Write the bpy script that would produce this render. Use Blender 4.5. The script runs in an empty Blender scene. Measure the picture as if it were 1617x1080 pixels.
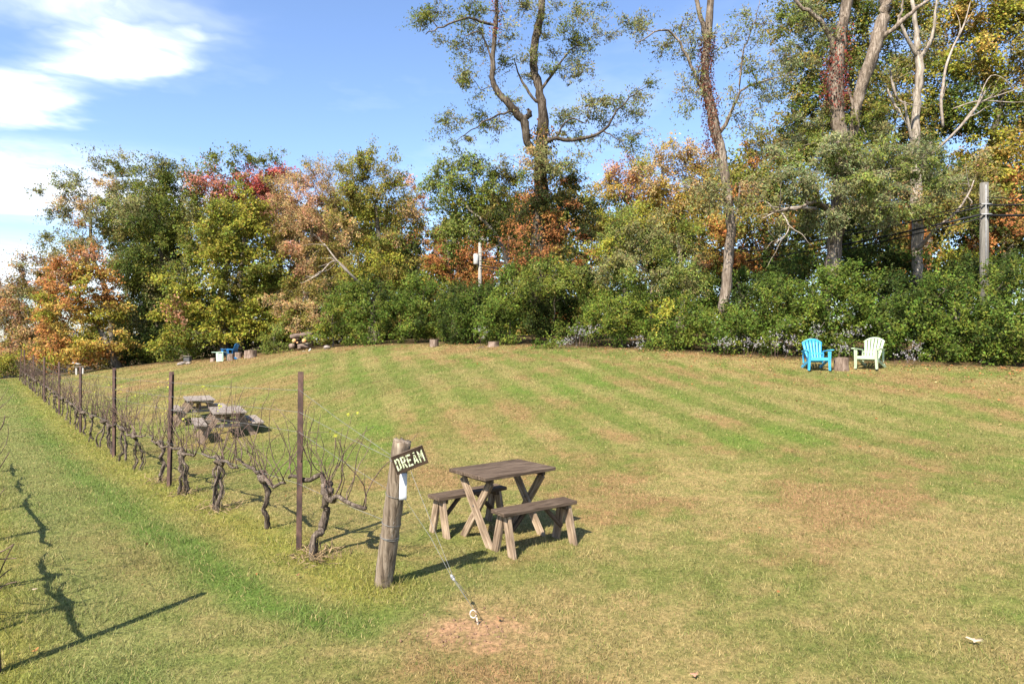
import bpy, bmesh, math, random
import numpy as np
from mathutils import Vector, Matrix

# ------------------------------------------------------------------ camera, sky, sun, exposure
SC = bpy.context.scene
COL = SC.collection
F, CX, CY, CZ = 1050.0, 808.5, 540.0, 2.1          # focal length in photo pixels, principal point, eye height
cam_d = bpy.data.cameras.new('camera'); cam = bpy.data.objects.new('camera', cam_d); COL.objects.link(cam)
cam.location = (0, 0, CZ); cam.rotation_euler = (math.radians(90), 0, 0)
cam_d.sensor_width = 36.0; cam_d.lens = 36.0 * F / 1617.0; cam_d.clip_start = 0.05; cam_d.clip_end = 6000
SC.camera = cam
SUN_EL, SUN_AZ = 46.0, 30.0      # shadows run 30 degrees right of straight ahead
world = bpy.data.worlds.new('World'); SC.world = world; world.use_nodes = True
sun_d = bpy.data.lights.new('sun', 'SUN'); sun = bpy.data.objects.new('sun', sun_d); COL.objects.link(sun)
sun_d.energy = 5.0; sun_d.angle = math.radians(0.55); sun_d.color = (1.0, 0.92, 0.79)
_h = math.cos(math.radians(SUN_EL))
SUN_DIR = Vector((math.sin(math.radians(SUN_AZ)) * _h, math.cos(math.radians(SUN_AZ)) * _h, -math.sin(math.radians(SUN_EL))))
sun.rotation_euler = SUN_DIR.to_track_quat('-Z', 'Y').to_euler(); sun.location = (-10, -17, 20)
SC.view_settings.view_transform = 'Standard'; SC.view_settings.look = 'None'
SC.view_settings.exposure = 1.3; SC.view_settings.gamma = 1.0; SC.view_settings.use_curve_mapping = False
SKY_STRENGTH = 0.1
SC.cycles.max_bounces = 6; SC.cycles.diffuse_bounces = 3; SC.cycles.transmission_bounces = 4
SC.cycles.transparent_max_bounces = 4; SC.cycles.caustics_reflective = False; SC.cycles.caustics_refractive = False

def build_world():
    nt = world.node_tree; N = nt.nodes; L = nt.links
    for n in list(N): N.remove(n)
    out = N.new('ShaderNodeOutputWorld'); bg = N.new('ShaderNodeBackground'); bg.inputs['Strength'].default_value = SKY_STRENGTH
    sky = N.new('ShaderNodeTexSky'); sky.sky_type = 'NISHITA'; sky.sun_disc = False
    sky.sun_elevation = math.radians(SUN_EL); sky.sun_rotation = math.radians(180 + SUN_AZ)
    sky.altitude = 100; sky.air_density = 1.0; sky.dust_density = 0.6; sky.ozone_density = 2.2
    tc = N.new('ShaderNodeTexCoord')
    sep = N.new('ShaderNodeSeparateXYZ'); L.new(tc.outputs['Generated'], sep.inputs[0])
    def math_(op, a, b=None, c=None, clamp=False):
        m = N.new('ShaderNodeMath'); m.operation = op; m.use_clamp = clamp
        for i, v in enumerate((a, b, c)):
            if v is None: continue
            if isinstance(v, (int, float)): m.inputs[i].default_value = v
            else: L.new(v, m.inputs[i])
        return m.outputs[0]
    zz = math_('MAXIMUM', sep.outputs[2], 0.03)
    u = math_('DIVIDE', sep.outputs[0], zz); v = math_('DIVIDE', sep.outputs[1], zz)       # flat cloud layer overhead
    com = N.new('ShaderNodeCombineXYZ'); L.new(u, com.inputs[0]); L.new(v, com.inputs[1])
    def noise(scale, detail, rough, vec=None, dist=0.0):
        n = N.new('ShaderNodeTexNoise'); n.inputs['Scale'].default_value = scale; n.inputs['Detail'].default_value = detail
        n.inputs['Roughness'].default_value = rough; n.inputs['Distortion'].default_value = dist
        L.new(vec or com.outputs[0], n.inputs['Vector']); return n
    wn = noise(1.6, 4, 0.55)
    wsub = N.new('ShaderNodeVectorMath'); wsub.operation = 'SUBTRACT'; wsub.inputs[1].default_value = (0.5, 0.5, 0.5); L.new(wn.outputs['Color'], wsub.inputs[0])
    wsc = N.new('ShaderNodeVectorMath'); wsc.operation = 'SCALE'; wsc.inputs['Scale'].default_value = 0.75; L.new(wsub.outputs[0], wsc.inputs[0])
    wadd = N.new('ShaderNodeVectorMath'); wadd.operation = 'ADD'; L.new(com.outputs[0], wadd.inputs[0]); L.new(wsc.outputs[0], wadd.inputs[1])
    def bank(cx, cy, ang, rx, ry, power):
        mp = N.new('ShaderNodeMapping'); mp.vector_type = 'TEXTURE'
        mp.inputs['Location'].default_value = (cx, cy, 0); mp.inputs['Rotation'].default_value = (0, 0, math.radians(ang)); mp.inputs['Scale'].default_value = (rx, ry, 1)
        L.new(wadd.outputs[0], mp.inputs['Vector'])
        ln = N.new('ShaderNodeVectorMath'); ln.operation = 'LENGTH'; L.new(mp.outputs[0], ln.inputs[0])
        m = N.new('ShaderNodeMapRange'); m.interpolation_type = 'SMOOTHERSTEP'
        m.inputs['From Min'].default_value = 1.0; m.inputs['From Max'].default_value = 0.0; m.inputs['To Max'].default_value = power
        L.new(ln.outputs['Value'], m.inputs['Value']); return m.outputs[0]
    d = bank(-1.36, 2.36, -14, 0.68, 0.3, 1.1)
    for b in (bank(-2.1, 2.72, -25, 0.66, 0.32, 1.2), bank(-1.25, 2.05, 5, 0.6, 0.26, 0.5), bank(-3.4, 4.2, 38, 3.4, 2.0, 0.85), bank(-0.98, 2.22, 0, .16, .12, .6),
              bank(2.5, -3.0, 20, 1.8, 0.7, 0.9), bank(-3.6, -1.2, 60, 1.5, 0.6, 0.8), bank(-8, 9.0, 45, 9, 6, 0.75)):
        d = math_('MAXIMUM', d, b)
    fine = noise(3.2, 7, 0.6, wadd.outputs[0], 0.4)
    f2 = math_('MULTIPLY_ADD', fine.outputs['Fac'], 2.0, -0.25)
    dens = math_('MULTIPLY', d, f2, clamp=True)
    cir = noise(0.5, 6, 0.62)
    cm = N.new('ShaderNodeMapRange'); cm.inputs['From Min'].default_value = 0.5; cm.inputs['From Max'].default_value = 0.8; cm.inputs['To Max'].default_value = 0.22
    L.new(cir.outputs['Fac'], cm.inputs['Value'])
    dens = math_('MAXIMUM', dens, cm.outputs[0])
    mix = N.new('ShaderNodeMix'); mix.data_type = 'RGBA'; L.new(dens, mix.inputs['Factor'])
    tint = N.new('ShaderNodeMix'); tint.data_type = 'RGBA'; tint.blend_type = 'MULTIPLY'; tint.inputs['Factor'].default_value = 1.0
    L.new(sky.outputs[0], tint.inputs['A']); tint.inputs['B'].default_value = (1.0, 1.03, 1.14, 1)
    L.new(tint.outputs['Result'], mix.inputs['A']); mix.inputs['B'].default_value = (8.0, 8.1, 8.3, 1)
    L.new(mix.outputs['Result'], bg.inputs['Color']); L.new(bg.outputs[0], out.inputs['Surface'])
build_world()

# ------------------------------------------------------------------ helpers
RNG = np.random.default_rng(11)
random.seed(5)

def at(px, py, D):
    return np.array([(px - CX) * D / F, D, CZ - (py - CY) * D / F])

class Geo:
    """collects vertices, quads, triangles and a colour per vertex"""
    def __init__(s): s.v = []; s.q = []; s.t = []; s.c = []; s.n = 0
    def add(s, V, Q=None, T=None, C=None):
        V = np.asarray(V, float).reshape(-1, 3)
        if Q is not None and len(Q): s.q.append(np.asarray(Q, np.int64).reshape(-1, 4) + s.n)
        if T is not None and len(T): s.t.append(np.asarray(T, np.int64).reshape(-1, 3) + s.n)
        if C is None: C = np.zeros((len(V), 3))
        s.c.append(np.broadcast_to(np.asarray(C, float), (len(V), 3))); s.v.append(V); s.n += len(V)
    def mesh(s, name, color=False, smooth=False):
        V = np.concatenate(s.v); Q = np.concatenate(s.q) if s.q else np.zeros((0, 4), int); T = np.concatenate(s.t) if s.t else np.zeros((0, 3), int)
        m = bpy.data.meshes.new(name); m.vertices.add(len(V)); m.vertices.foreach_set('co', V.ravel())
        nl = len(Q) * 4 + len(T) * 3; m.loops.add(nl); m.polygons.add(len(Q) + len(T))
        m.loops.foreach_set('vertex_index', np.concatenate([Q.ravel(), T.ravel()]).astype(np.int32))
        ls = np.concatenate([np.arange(len(Q)) * 4, len(Q) * 4 + np.arange(len(T)) * 3]).astype(np.int32)
        m.polygons.foreach_set('loop_start', ls)
        if smooth: m.polygons.foreach_set('use_smooth', np.ones(len(ls), bool))
        if color:
            a = m.color_attributes.new('Col', 'FLOAT_COLOR', 'POINT'); C = np.concatenate(s.c)
            a.data.foreach_set('color', np.column_stack([C, np.ones(len(C))]).astype(np.float32).ravel())
        m.update(calc_edges=True); return m

def link(name, mesh, mat=None, parent=None):
    o = bpy.data.objects.new(name, mesh); COL.objects.link(o)
    if mat is not None and mesh is not None and not mesh.materials: mesh.materials.append(mat)
    if parent is not None: o.parent = parent
    return o

def tag(o, label, cat, group=None, kind=None):
    if label: o['label'] = label
    if cat: o['category'] = cat
    if group: o['group'] = group
    if kind: o['kind'] = kind
    return o

def thing(name, label, cat, loc=(0, 0, 0), rz=0.0, group=None):
    o = bpy.data.objects.new(name, None); COL.objects.link(o); o.empty_display_size = 0.1
    o.location = loc; o.rotation_euler = (0, 0, rz); return tag(o, label, cat, group)

def tube(P, R, n=7, wob=0.0, rng=RNG, cap=True):
    P = np.asarray(P, float); R = np.broadcast_to(np.asarray(R, float), (len(P),)); k = len(P)
    T = np.gradient(P, axis=0); T /= np.linalg.norm(T, axis=1, keepdims=True) + 1e-9
    ref = np.array([0, 0, 1.0]) if abs(T[0][2]) < 0.9 else np.array([1.0, 0, 0])
    A = np.cross(T, ref); bad = np.linalg.norm(A, axis=1) < 0.15
    if bad.any(): A[bad] = np.cross(T[bad], np.array([0.3, 1, 0.2]))
    A /= np.linalg.norm(A, axis=1, keepdims=True); B = np.cross(T, A)
    a = np.linspace(0, 2 * np.pi, n, endpoint=False)
    rr = R[:, None] * (1 + wob * rng.normal(size=(k, n)))
    V = P[:, None, :] + rr[..., None] * (np.cos(a)[None, :, None] * A[:, None, :] + np.sin(a)[None, :, None] * B[:, None, :])
    i = np.arange(k - 1)[:, None] * n; j = np.arange(n)[None, :]; j2 = (j + 1) % n
    Q = np.stack([i + j, i + j2, i + n + j2, i + n + j], -1).reshape(-1, 4)
    V = V.reshape(-1, 3); Tn = None
    if cap:
        V = np.vstack([V, P[:1], P[-1:]]); c0, c1 = k * n, k * n + 1; jj = np.arange(n)
        Tn = np.vstack([np.column_stack([np.full(n, c0), (jj + 1) % n, jj]), np.column_stack([np.full(n, c1), (k - 1) * n + jj, (k - 1) * n + (jj + 1) % n])])
    return V, Q, Tn

def smooth_path(P, m):
    """Catmull-Rom resample, m points per span"""
    P = np.asarray(P, float)
    if len(P) < 3: return P[0] + np.linspace(0, 1, m + 1)[:, None] * (P[-1] - P[0])
    E = np.vstack([2 * P[0] - P[1], P, 2 * P[-1] - P[-2]]); out = []
    for i in range(1, len(E) - 2):
        p0, p1, p2, p3 = E[i - 1:i + 3]
        for t in np.linspace(0, 1, m, endpoint=False):
            out.append(0.5 * (2 * p1 + (p2 - p0) * t + (2 * p0 - 5 * p1 + 4 * p2 - p3) * t * t + (3 * p1 - p0 - 3 * p2 + p3) * t ** 3))
    out.append(P[-1]); return np.array(out)

def resample_r(R, P, m):
    x = np.linspace(0, len(P) - 1, (len(P) - 1) * m + 1); return np.interp(x, np.arange(len(P)), R)

_lat = np.random.default_rng(3).random((256, 256))
def vnoise(x, y, s, seed=0):
    x = np.asarray(x) / s + seed * 17.3; y = np.asarray(y) / s + seed * 5.7
    xi = np.floor(x).astype(int); yi = np.floor(y).astype(int); fx = x - xi; fy = y - yi
    fx = fx * fx * (3 - 2 * fx); fy = fy * fy * (3 - 2 * fy)
    g = lambda a, b: _lat[a % 256, b % 256]
    return (g(xi, yi) * (1 - fx) + g(xi + 1, yi) * fx) * (1 - fy) + (g(xi, yi + 1) * (1 - fx) + g(xi + 1, yi + 1) * fx) * fy
def fbm(x, y, s, seed=0, oct=4):
    t = 0; a = 0.5; w = 0
    for k in range(oct): t = t + a * vnoise(x, y, s / 2 ** k, seed + k); w += a; a *= 0.55
    return t / w
def sstep(a, b, x):
    t = np.clip((np.asarray(x) - a) / (b - a), 0, 1); return t * t * (3 - 2 * t)

# ------------------------------------------------------------------ materials
def new_mat(name):
    m = bpy.data.materials.new(name); m.use_nodes = True; nt = m.node_tree
    for n in list(nt.nodes): nt.nodes.remove(n)
    out = nt.nodes.new('ShaderNodeOutputMaterial'); b = nt.nodes.new('ShaderNodeBsdfPrincipled'); nt.links.new(b.outputs[0], out.inputs['Surface'])
    return m, nt, b, out

def mat_noise(name, cols, scale=(1, 1, 1), nscale=8, detail=6, rough=0.85, bump=0.3, spec=0.25, rnd=0.25, coord='Object', dist=0.0, bdist=0.01, metallic=0.0, ramp=(0.3, 0.7)):
    m, nt, b, out = new_mat(name); N = nt.nodes; L = nt.links
    tc = N.new('ShaderNodeTexCoord'); mp = N.new('ShaderNodeMapping'); mp.inputs['Scale'].default_value = scale; L.new(tc.outputs[coord], mp.inputs['Vector'])
    oi = N.new('ShaderNodeObjectInfo'); L.new(oi.outputs['Random'], mp.inputs['Location'])
    n = N.new('ShaderNodeTexNoise'); n.inputs['Scale'].default_value = nscale; n.inputs['Detail'].default_value = detail; n.inputs['Roughness'].default_value = 0.62; n.inputs['Distortion'].default_value = dist
    L.new(mp.outputs[0], n.inputs['Vector'])
    cr = N.new('ShaderNodeValToRGB'); e = cr.color_ramp.elements; e[0].position = ramp[0]; e[1].position = ramp[1]
    e[0].color = (*cols[0], 1); e[1].color = (*cols[-1], 1)
    for i, c in enumerate(cols[1:-1]): k = e.new(ramp[0] + (ramp[1] - ramp[0]) * (i + 1) / (len(cols) - 1)); k.color = (*c, 1)
    L.new(n.outputs['Fac'], cr.inputs['Fac'])
    hs = N.new('ShaderNodeHueSaturation'); mr = N.new('ShaderNodeMapRange'); mr.inputs['To Min'].default_value = 1 - rnd; mr.inputs['To Max'].default_value = 1 + rnd
    L.new(oi.outputs['Random'], mr.inputs['Value']); L.new(mr.outputs[0], hs.inputs['Value']); L.new(cr.outputs[0], hs.inputs['Color'])
    L.new(hs.outputs[0], b.inputs['Base Color']); b.inputs['Roughness'].default_value = rough; b.inputs['Specular IOR Level'].default_value = spec; b.inputs['Metallic'].default_value = metallic
    if bump:
        bp = N.new('ShaderNodeBump'); bp.inputs['Strength'].default_value = bump; bp.inputs['Distance'].default_value = bdist
        L.new(n.outputs['Fac'], bp.inputs['Height']); L.new(bp.outputs[0], b.inputs['Normal'])
    return m

def mat_leaf(name, transl=0.3, spec=0.3, rough=0.5):
    m, nt, b, out = new_mat(name); N = nt.nodes; L = nt.links
    a = N.new('ShaderNodeAttribute'); a.attribute_name = 'Col'; L.new(a.outputs['Color'], b.inputs['Base Color'])
    b.inputs['Roughness'].default_value = rough; b.inputs['Specular IOR Level'].default_value = spec
    t = N.new('ShaderNodeBsdfTranslucent'); g = N.new('ShaderNodeGamma'); g.inputs['Gamma'].default_value = 0.85
    L.new(a.outputs['Color'], g.inputs['Color']); L.new(g.outputs[0], t.inputs['Color'])
    mx = N.new('ShaderNodeMixShader'); mx.inputs[0].default_value = transl; L.new(b.outputs[0], mx.inputs[1]); L.new(t.outputs[0], mx.inputs[2]); L.new(mx.outputs[0], out.inputs['Surface'])
    return m

def mat_bark(name, cols, spec=0.1):
    """ridged bark: fine vertical furrows over broad blotches"""
    m, nt, b, out = new_mat(name); N = nt.nodes; L = nt.links; tc = N.new('ShaderNodeTexCoord')
    def nz(sc, k, det, dist):
        mp = N.new('ShaderNodeMapping'); mp.inputs['Scale'].default_value = sc; L.new(tc.outputs['Object'], mp.inputs['Vector']); n = N.new('ShaderNodeTexNoise'); n.inputs['Scale'].default_value = k; n.inputs['Detail'].default_value = det
        n.inputs['Roughness'].default_value = 0.65; n.inputs['Distortion'].default_value = dist; L.new(mp.outputs[0], n.inputs['Vector']); return n.outputs['Fac']
    f = nz((1, 1, 0.14), 16, 5, 0.8); w = nz((1, 1, 0.5), 2.2, 6, 0.5)
    mx = N.new('ShaderNodeMath'); mx.operation = 'MULTIPLY_ADD'; mx.inputs[1].default_value = 0.62; L.new(f, mx.inputs[0]); mw = N.new('ShaderNodeMath'); mw.operation = 'MULTIPLY'; mw.inputs[1].default_value = 0.38; L.new(w, mw.inputs[0]); L.new(mw.outputs[0], mx.inputs[2])
    cr = N.new('ShaderNodeValToRGB'); e = cr.color_ramp.elements; e[0].position = 0.38; e[1].position = 0.64; e[0].color = (*cols[0], 1); e[1].color = (*cols[2], 1); k = e.new(0.5); k.color = (*cols[1], 1); L.new(mx.outputs[0], cr.inputs['Fac'])
    L.new(cr.outputs[0], b.inputs['Base Color']); b.inputs['Roughness'].default_value = 0.95; b.inputs['Specular IOR Level'].default_value = spec
    bp = N.new('ShaderNodeBump'); bp.inputs['Strength'].default_value = 1.0; bp.inputs['Distance'].default_value = 0.05; L.new(mx.outputs[0], bp.inputs['Height']); L.new(bp.outputs[0], b.inputs['Normal']); return m
M = {}
M['leaf'] = mat_leaf('leaf', 0.32, 0.1, 0.6); M['grass'] = mat_leaf('grass_blade', 0.3, 0.2, 0.6)
M['bark'] = mat_bark('bark', [(0.035, 0.028, 0.02), (0.12, 0.1, 0.075), (0.27, 0.235, 0.19)])
M['bark_dark'] = mat_bark('bark_dark', [(0.016, 0.012, 0.009), (0.062, 0.048, 0.036), (0.18, 0.15, 0.118)])
M['bark_pale'] = mat_bark('bark_pale', [(0.08, 0.065, 0.05), (0.26, 0.22, 0.175), (0.48, 0.42, 0.35)])
M['bark_red'] = mat_bark('bark_mottled', [(0.04, 0.03, 0.022), (0.16, 0.125, 0.095), (0.36, 0.3, 0.245)])
M['dead'] = mat_noise('dead_wood', [(0.13, 0.1, 0.08), (0.27, 0.225, 0.185), (0.4, 0.35, 0.295)], (1, 1, 1), 6, 5, 0.9, 0.3, 0.15, 0.1)
M['vine'] = mat_noise('vine_bark', [(0.02, 0.015, 0.012), (0.085, 0.065, 0.05), (0.26, 0.21, 0.165)], (6, 6, 0.9), 9, 8, 0.95, 1.0, 0.1, 0.2, bdist=0.015, dist=0.6)
M['cane'] = mat_noise('vine_cane', [(0.038, 0.026, 0.021), (0.105, 0.068, 0.053), (0.21, 0.148, 0.114)], (1, 1, 1), 7, 4, 0.8, 0.2, 0.2, 0.25)
M['wood_top'] = mat_noise('weathered_brown_plank', [(0.03, 0.021, 0.015), (0.085, 0.06, 0.043), (0.15, 0.112, 0.082)], (1.2, 16, 16), 3.2, 8, 0.9, 0.7, 0.1, 0.14, dist=0.3, bdist=0.006)
M['wood_leg'] = mat_noise('weathered_tan_timber', [(0.075, 0.05, 0.033), (0.22, 0.16, 0.108), (0.42, 0.32, 0.225)], (1.2, 14, 14), 3.2, 8, 0.9, 0.7, 0.1, 0.12, dist=0.3, bdist=0.006)
M['wood_grey'] = mat_noise('silvered_plank', [(0.1, 0.083, 0.07), (0.22, 0.185, 0.155), (0.34, 0.29, 0.25)], (1.2, 14, 14), 3.0, 7, 0.88, 0.4, 0.2, 0.14, dist=0.3, bdist=0.006)
M['wood_warm'] = mat_noise('warm_timber', [(0.09, 0.06, 0.042), (0.21, 0.15, 0.108), (0.34, 0.26, 0.195)], (1.2, 14, 14), 3.0, 7, 0.88, 0.4, 0.2, 0.14, dist=0.3, bdist=0.006)
M['post'] = mat_noise('split_post', [(0.03, 0.022, 0.015), (0.12, 0.09, 0.064), (0.215, 0.17, 0.125), (0.3, 0.25, 0.19)], (14, 14, 0.8), 2.3, 9, 0.9, 1.0, 0.15, 0.05, dist=0.5, bdist=0.02)
M['post_end'] = mat_noise('post_end_grain', [(0.08, 0.06, 0.045), (0.2, 0.15, 0.11)], (1, 1, 1), 22, 5, 0.9, 0.5, 0.1, 0.05)
M['steel'] = mat_noise('rusty_steel', [(0.03, 0.02, 0.018), (0.075, 0.042, 0.034), (0.15, 0.085, 0.062)], (1, 1, 0.5), 14, 6, 0.72, 0.4, 0.35, 0.12, bdist=0.004)
M['wire'] = mat_noise('galvanised_wire', [(0.13, 0.13, 0.13), (0.23, 0.23, 0.22)], (1, 1, 1), 20, 2, 0.55, 0, 0.4, 0.05, metallic=0.3)
M['sign'] = mat_noise('dark_sign_board', [(0.012, 0.008, 0.006), (0.03, 0.02, 0.013), (0.055, 0.036, 0.023)], (1, 1, 1), 12, 5, 0.8, 0.3, 0.1, 0, bdist=0.003)
M['sign_edge'] = mat_noise('raw_board_edge', [(0.1, 0.07, 0.05), (0.18, 0.13, 0.1)], (1, 1, 1), 14, 5, 0.9, 0.2, 0.2, 0)
M['letter'] = mat_noise('worn_cream_paint', [(0.05, 0.05, 0.03), (0.36, 0.4, 0.24), (0.52, 0.55, 0.37)], (1, 1, 1), 38, 6, 0.8, 0.1, 0.1, 0, ramp=(0.36, 0.58))
M['paper'] = mat_noise('white_card', [(0.4, 0.41, 0.43), (0.47, 0.475, 0.49)], (1, 1, 1), 6, 2, 0.6, 0.05, 0.3, 0)
M['anchor'] = mat_noise('white_coated_rod', [(0.16, 0.1, 0.06), (0.42, 0.36, 0.29), (0.5, 0.45, 0.38)], (1, 1, 1), 40, 4, 0.7, 0.2, 0.2, 0, ramp=(.34, .56))
M['blue'] = mat_noise('sky_blue_plastic', [(0.04, 0.25, 0.42), (0.045, 0.32, 0.54), (0.07, 0.37, 0.58)], (1, 1, 1), 5, 6, 0.45, 0, 0.5, 0)
M['blue2'] = mat_noise('deep_blue_plastic', [(0.008, 0.1, 0.26), (0.01, 0.13, 0.32)], (1, 1, 1), 3, 2, 0.4, 0, 0.5, 0)  # blue lowered to paint in the maple's shade on the far chair
M['mint'] = mat_noise('pale_mint_plastic', [(0.28, 0.36, 0.23), (0.38, 0.47, 0.31), (0.42, 0.5, 0.36)], (1, 1, 1), 5, 6, 0.5, 0, 0.5, 0)
M['mint2'] = mat_noise('pale_aqua_plastic', [(0.34, 0.47, 0.36), (0.38, 0.5, 0.4)], (1, 1, 1), 3, 2, 0.45, 0, 0.5, 0)
M['stump'] = mat_noise('stump_bark', [(0.07, 0.048, 0.036), (0.19, 0.138, 0.105), (0.31, 0.24, 0.19)], (1, 1, 0.3), 11, 6, 0.9, 0.8, 0.15, 0.12, bdist=0.02)
M['cut'] = mat_noise('stump_cut', [(0.22, 0.155, 0.112), (0.32, 0.245, 0.19)], (1, 1, 1), 12, 4, 0.9, 0.2, 0.15, 0.1)
M['fresh'] = mat_noise('fresh_cut_wood', [(0.55, 0.27, 0.1), (0.72, 0.45, 0.22)], (1, 1, 1), 8, 4, 0.85, 0.1, 0.2, 0.1)
M['log'] = mat_noise('log_bark', [(0.05, 0.035, 0.028), (0.13, 0.095, 0.075), (0.22, 0.17, 0.14)], (0.3, 1, 1), 9, 6, 0.9, 0.8, 0.15, 0.15, bdist=0.02)
M['stone'] = mat_noise('field_stone', [(0.17, 0.14, 0.12), (0.3, 0.26, 0.23)], (1, 1, 1), 8, 5, 0.9, 0.5, 0.2, 0.15)
M['pole'] = mat_noise('grey_utility_pole', [(0.075, 0.07, 0.062), (0.14, 0.13, 0.115), (0.2, 0.188, 0.168)], (6, 6, 0.4), 4, 6, 0.9, 0.4, 0.15, 0)
M['pole_w'] = mat_noise('pale_utility_pole', [(0.22, 0.21, 0.185), (0.34, 0.325, 0.295)], (6, 6, 0.4), 4, 6, 0.9, 0.2, 0.15, 0)
M['cable'] = mat_noise('black_cable', [(0.008, 0.008, 0.009), (0.015, 0.015, 0.016)], (1, 1, 1), 4, 2, 0.6, 0, 0.3, 0)
M['iron'] = mat_noise('grey_iron', [(0.05, 0.05, 0.052), (0.11, 0.105, 0.105)], (1, 1, 1), 9, 4, 0.7, 0.2, 0.3, 0.1)
M['white'] = mat_noise('white_paint', [(0.36, 0.35, 0.33), (0.46, 0.455, 0.43)], (1, 1, 1), 9, 4, 0.6, 0.1, 0.3, 0)
M['insul'] = mat_noise('grey_fitting', [(0.2, 0.2, 0.2), (0.35, 0.35, 0.35)], (1, 1, 1), 9, 2, 0.6, 0.1, 0.3, 0)

# ------------------------------------------------------------------ terrain
EDGE = [(-90, 604, 60), (0, 598, 52), (70, 594, 46), (130, 588, 43), (200, 580, 42), (300, 571, 40), (400, 562, 38), (500, 551, 36), (600, 545, 34), (700, 544, 31.5), (800, 545, 29),
        (900, 548, 26.5), (1000, 552, 24.5), (1100, 558, 23.2), (1200, 564, 22.2), (1300, 570, 21.3), (1400, 575, 20.3), (1500, 579, 19.2), (1617, 583, 18), (1760, 590, 16.5)]
EDGE_XY = np.array([at(*e)[:2] for e in EDGE])
ROWPX = [(472, 868, 281), (267, 770, 183), (180, 720, 139), (127, 684, 105), (93.5, 655, 83), (70, 634, 70)]
ROW = []
for px, py, h in ROWPX:
    D = F * 1.8 / h; ROW.append(at(px, py, D))
ROW.append(at(53, 619, 31.6)); ROW.append(at(40, 609, 36.5)); ROW.append(at(31, 602, 41.5))
ROW = np.array(ROW)
POST0 = at(605, 925, 5.73)
CP = [(0, 0, 0), (-4, 1, 0), (4, 1, 0.02), (0, 4, 0), (-3.23, 4.2, 0), (0, 7, 0.0), (3, 4, 0.02), (5, 6, 0.1), (-8, 4, -0.05), (-7, 9, -0.1), (-14, 10, -0.25), (-14, 16, -0.25), (-24, 20, -0.35), (-24, 28, -0.38), (-34, 36, -0.4)]
CP += [tuple(p) for p in ROW] + [tuple(POST0)]
CP += [tuple(at(*e)) for e in EDGE]
CP += [tuple(at(*e)) for e in ((1617, 800, 8.0), (1617, 690, 12.2), (1290, 587, 19.6), (808, 600, 18.5), (600, 620, 17.5), (450, 620, 22), (350, 600, 27), (350, 700, 15.2), (310, 670, 18.5), (1200, 680, 12.4), (1000, 760, 9.6))]
CP += [(-70, 70, -0.5), (-40, 75, 0.3), (-15, 75, 1.8), (10, 60, 2.6), (30, 48, 2.8), (45, 35, 2.6), (40, 15, 1.8), (40, -10, 0.6), (0, -20, -0.4), (-30, -10, -0.3), (-50, 20, -0.6), (20, 28, 2.2), (25, 18, 1.7), (4, 36, 2.4), (-12, 48, 2.0), (-25, 54, .9)]
CP = np.array(CP)
def _tps(r): return np.where(r > 1e-6, r * r * np.log(r + 1e-9), 0)
_n = len(CP); _K = _tps(np.linalg.norm(CP[:, None, :2] - CP[None, :, :2], axis=2)) + np.eye(_n) * 2.0
_P = np.column_stack([np.ones(_n), CP[:, :2]])
_A = np.block([[_K, _P], [_P.T, np.zeros((3, 3))]])
_W = np.linalg.solve(_A, np.concatenate([CP[:, 2], np.zeros(3)]))
def gz(x, y):
    x = np.clip(np.asarray(x, float), -75, 48); y = np.clip(np.asarray(y, float), -22, 78); sh = np.broadcast(x, y).shape
    x = np.broadcast_to(x, sh).ravel(); y = np.broadcast_to(y, sh).ravel(); out = np.empty(len(x))
    for i in range(0, len(x), 20000):
        xx = x[i:i + 20000]; yy = y[i:i + 20000]; r = np.hypot(xx[:, None] - CP[None, :, 0], yy[:, None] - CP[None, :, 1])
        out[i:i + 20000] = _tps(r) @ _W[:_n] + _W[_n] + _W[_n + 1] * xx + _W[_n + 2] * yy
    return out.reshape(sh)
def on(x, y, dz=0.0): return (float(x), float(y), float(gz(x, y)) + dz)

def polyline_dist(x, y, P):
    """signed distance (positive on the left of the direction of travel) and closest parameter"""
    x = np.asarray(x, float); y = np.asarray(y, float); best = np.full(x.shape, 1e9); sgn = np.ones(x.shape)
    for a, b in zip(P[:-1], P[1:]):
        d = b - a; L2 = d @ d; t = np.clip(((x - a[0]) * d[0] + (y - a[1]) * d[1]) / L2, 0, 1)
        dx = x - a[0] - t * d[0]; dy = y - a[1] - t * d[1]; r = np.hypot(dx, dy); m = r < best
        best = np.where(m, r, best); sgn = np.where(m, np.sign(d[0] * (y - a[1]) - d[1] * (x - a[0])), sgn)
    return best * sgn
def woods(x, y):      # > 0 inside the woods
    return polyline_dist(x, y, EDGE_XY)
ROWLINE = np.vstack([POST0[:2], ROW[:, :2], ROW[-1, :2] + (ROW[-1, :2] - ROW[-2, :2])])
ROW2 = np.array([[-1.9, 2.6], [-3.23, 4.2], [-6.4, 8.0], [-9.7, 12.0], [-16.3, 20.0], [-24.5, 30.0], [-34, 41.0]])     # the next row, left of the frame

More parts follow.
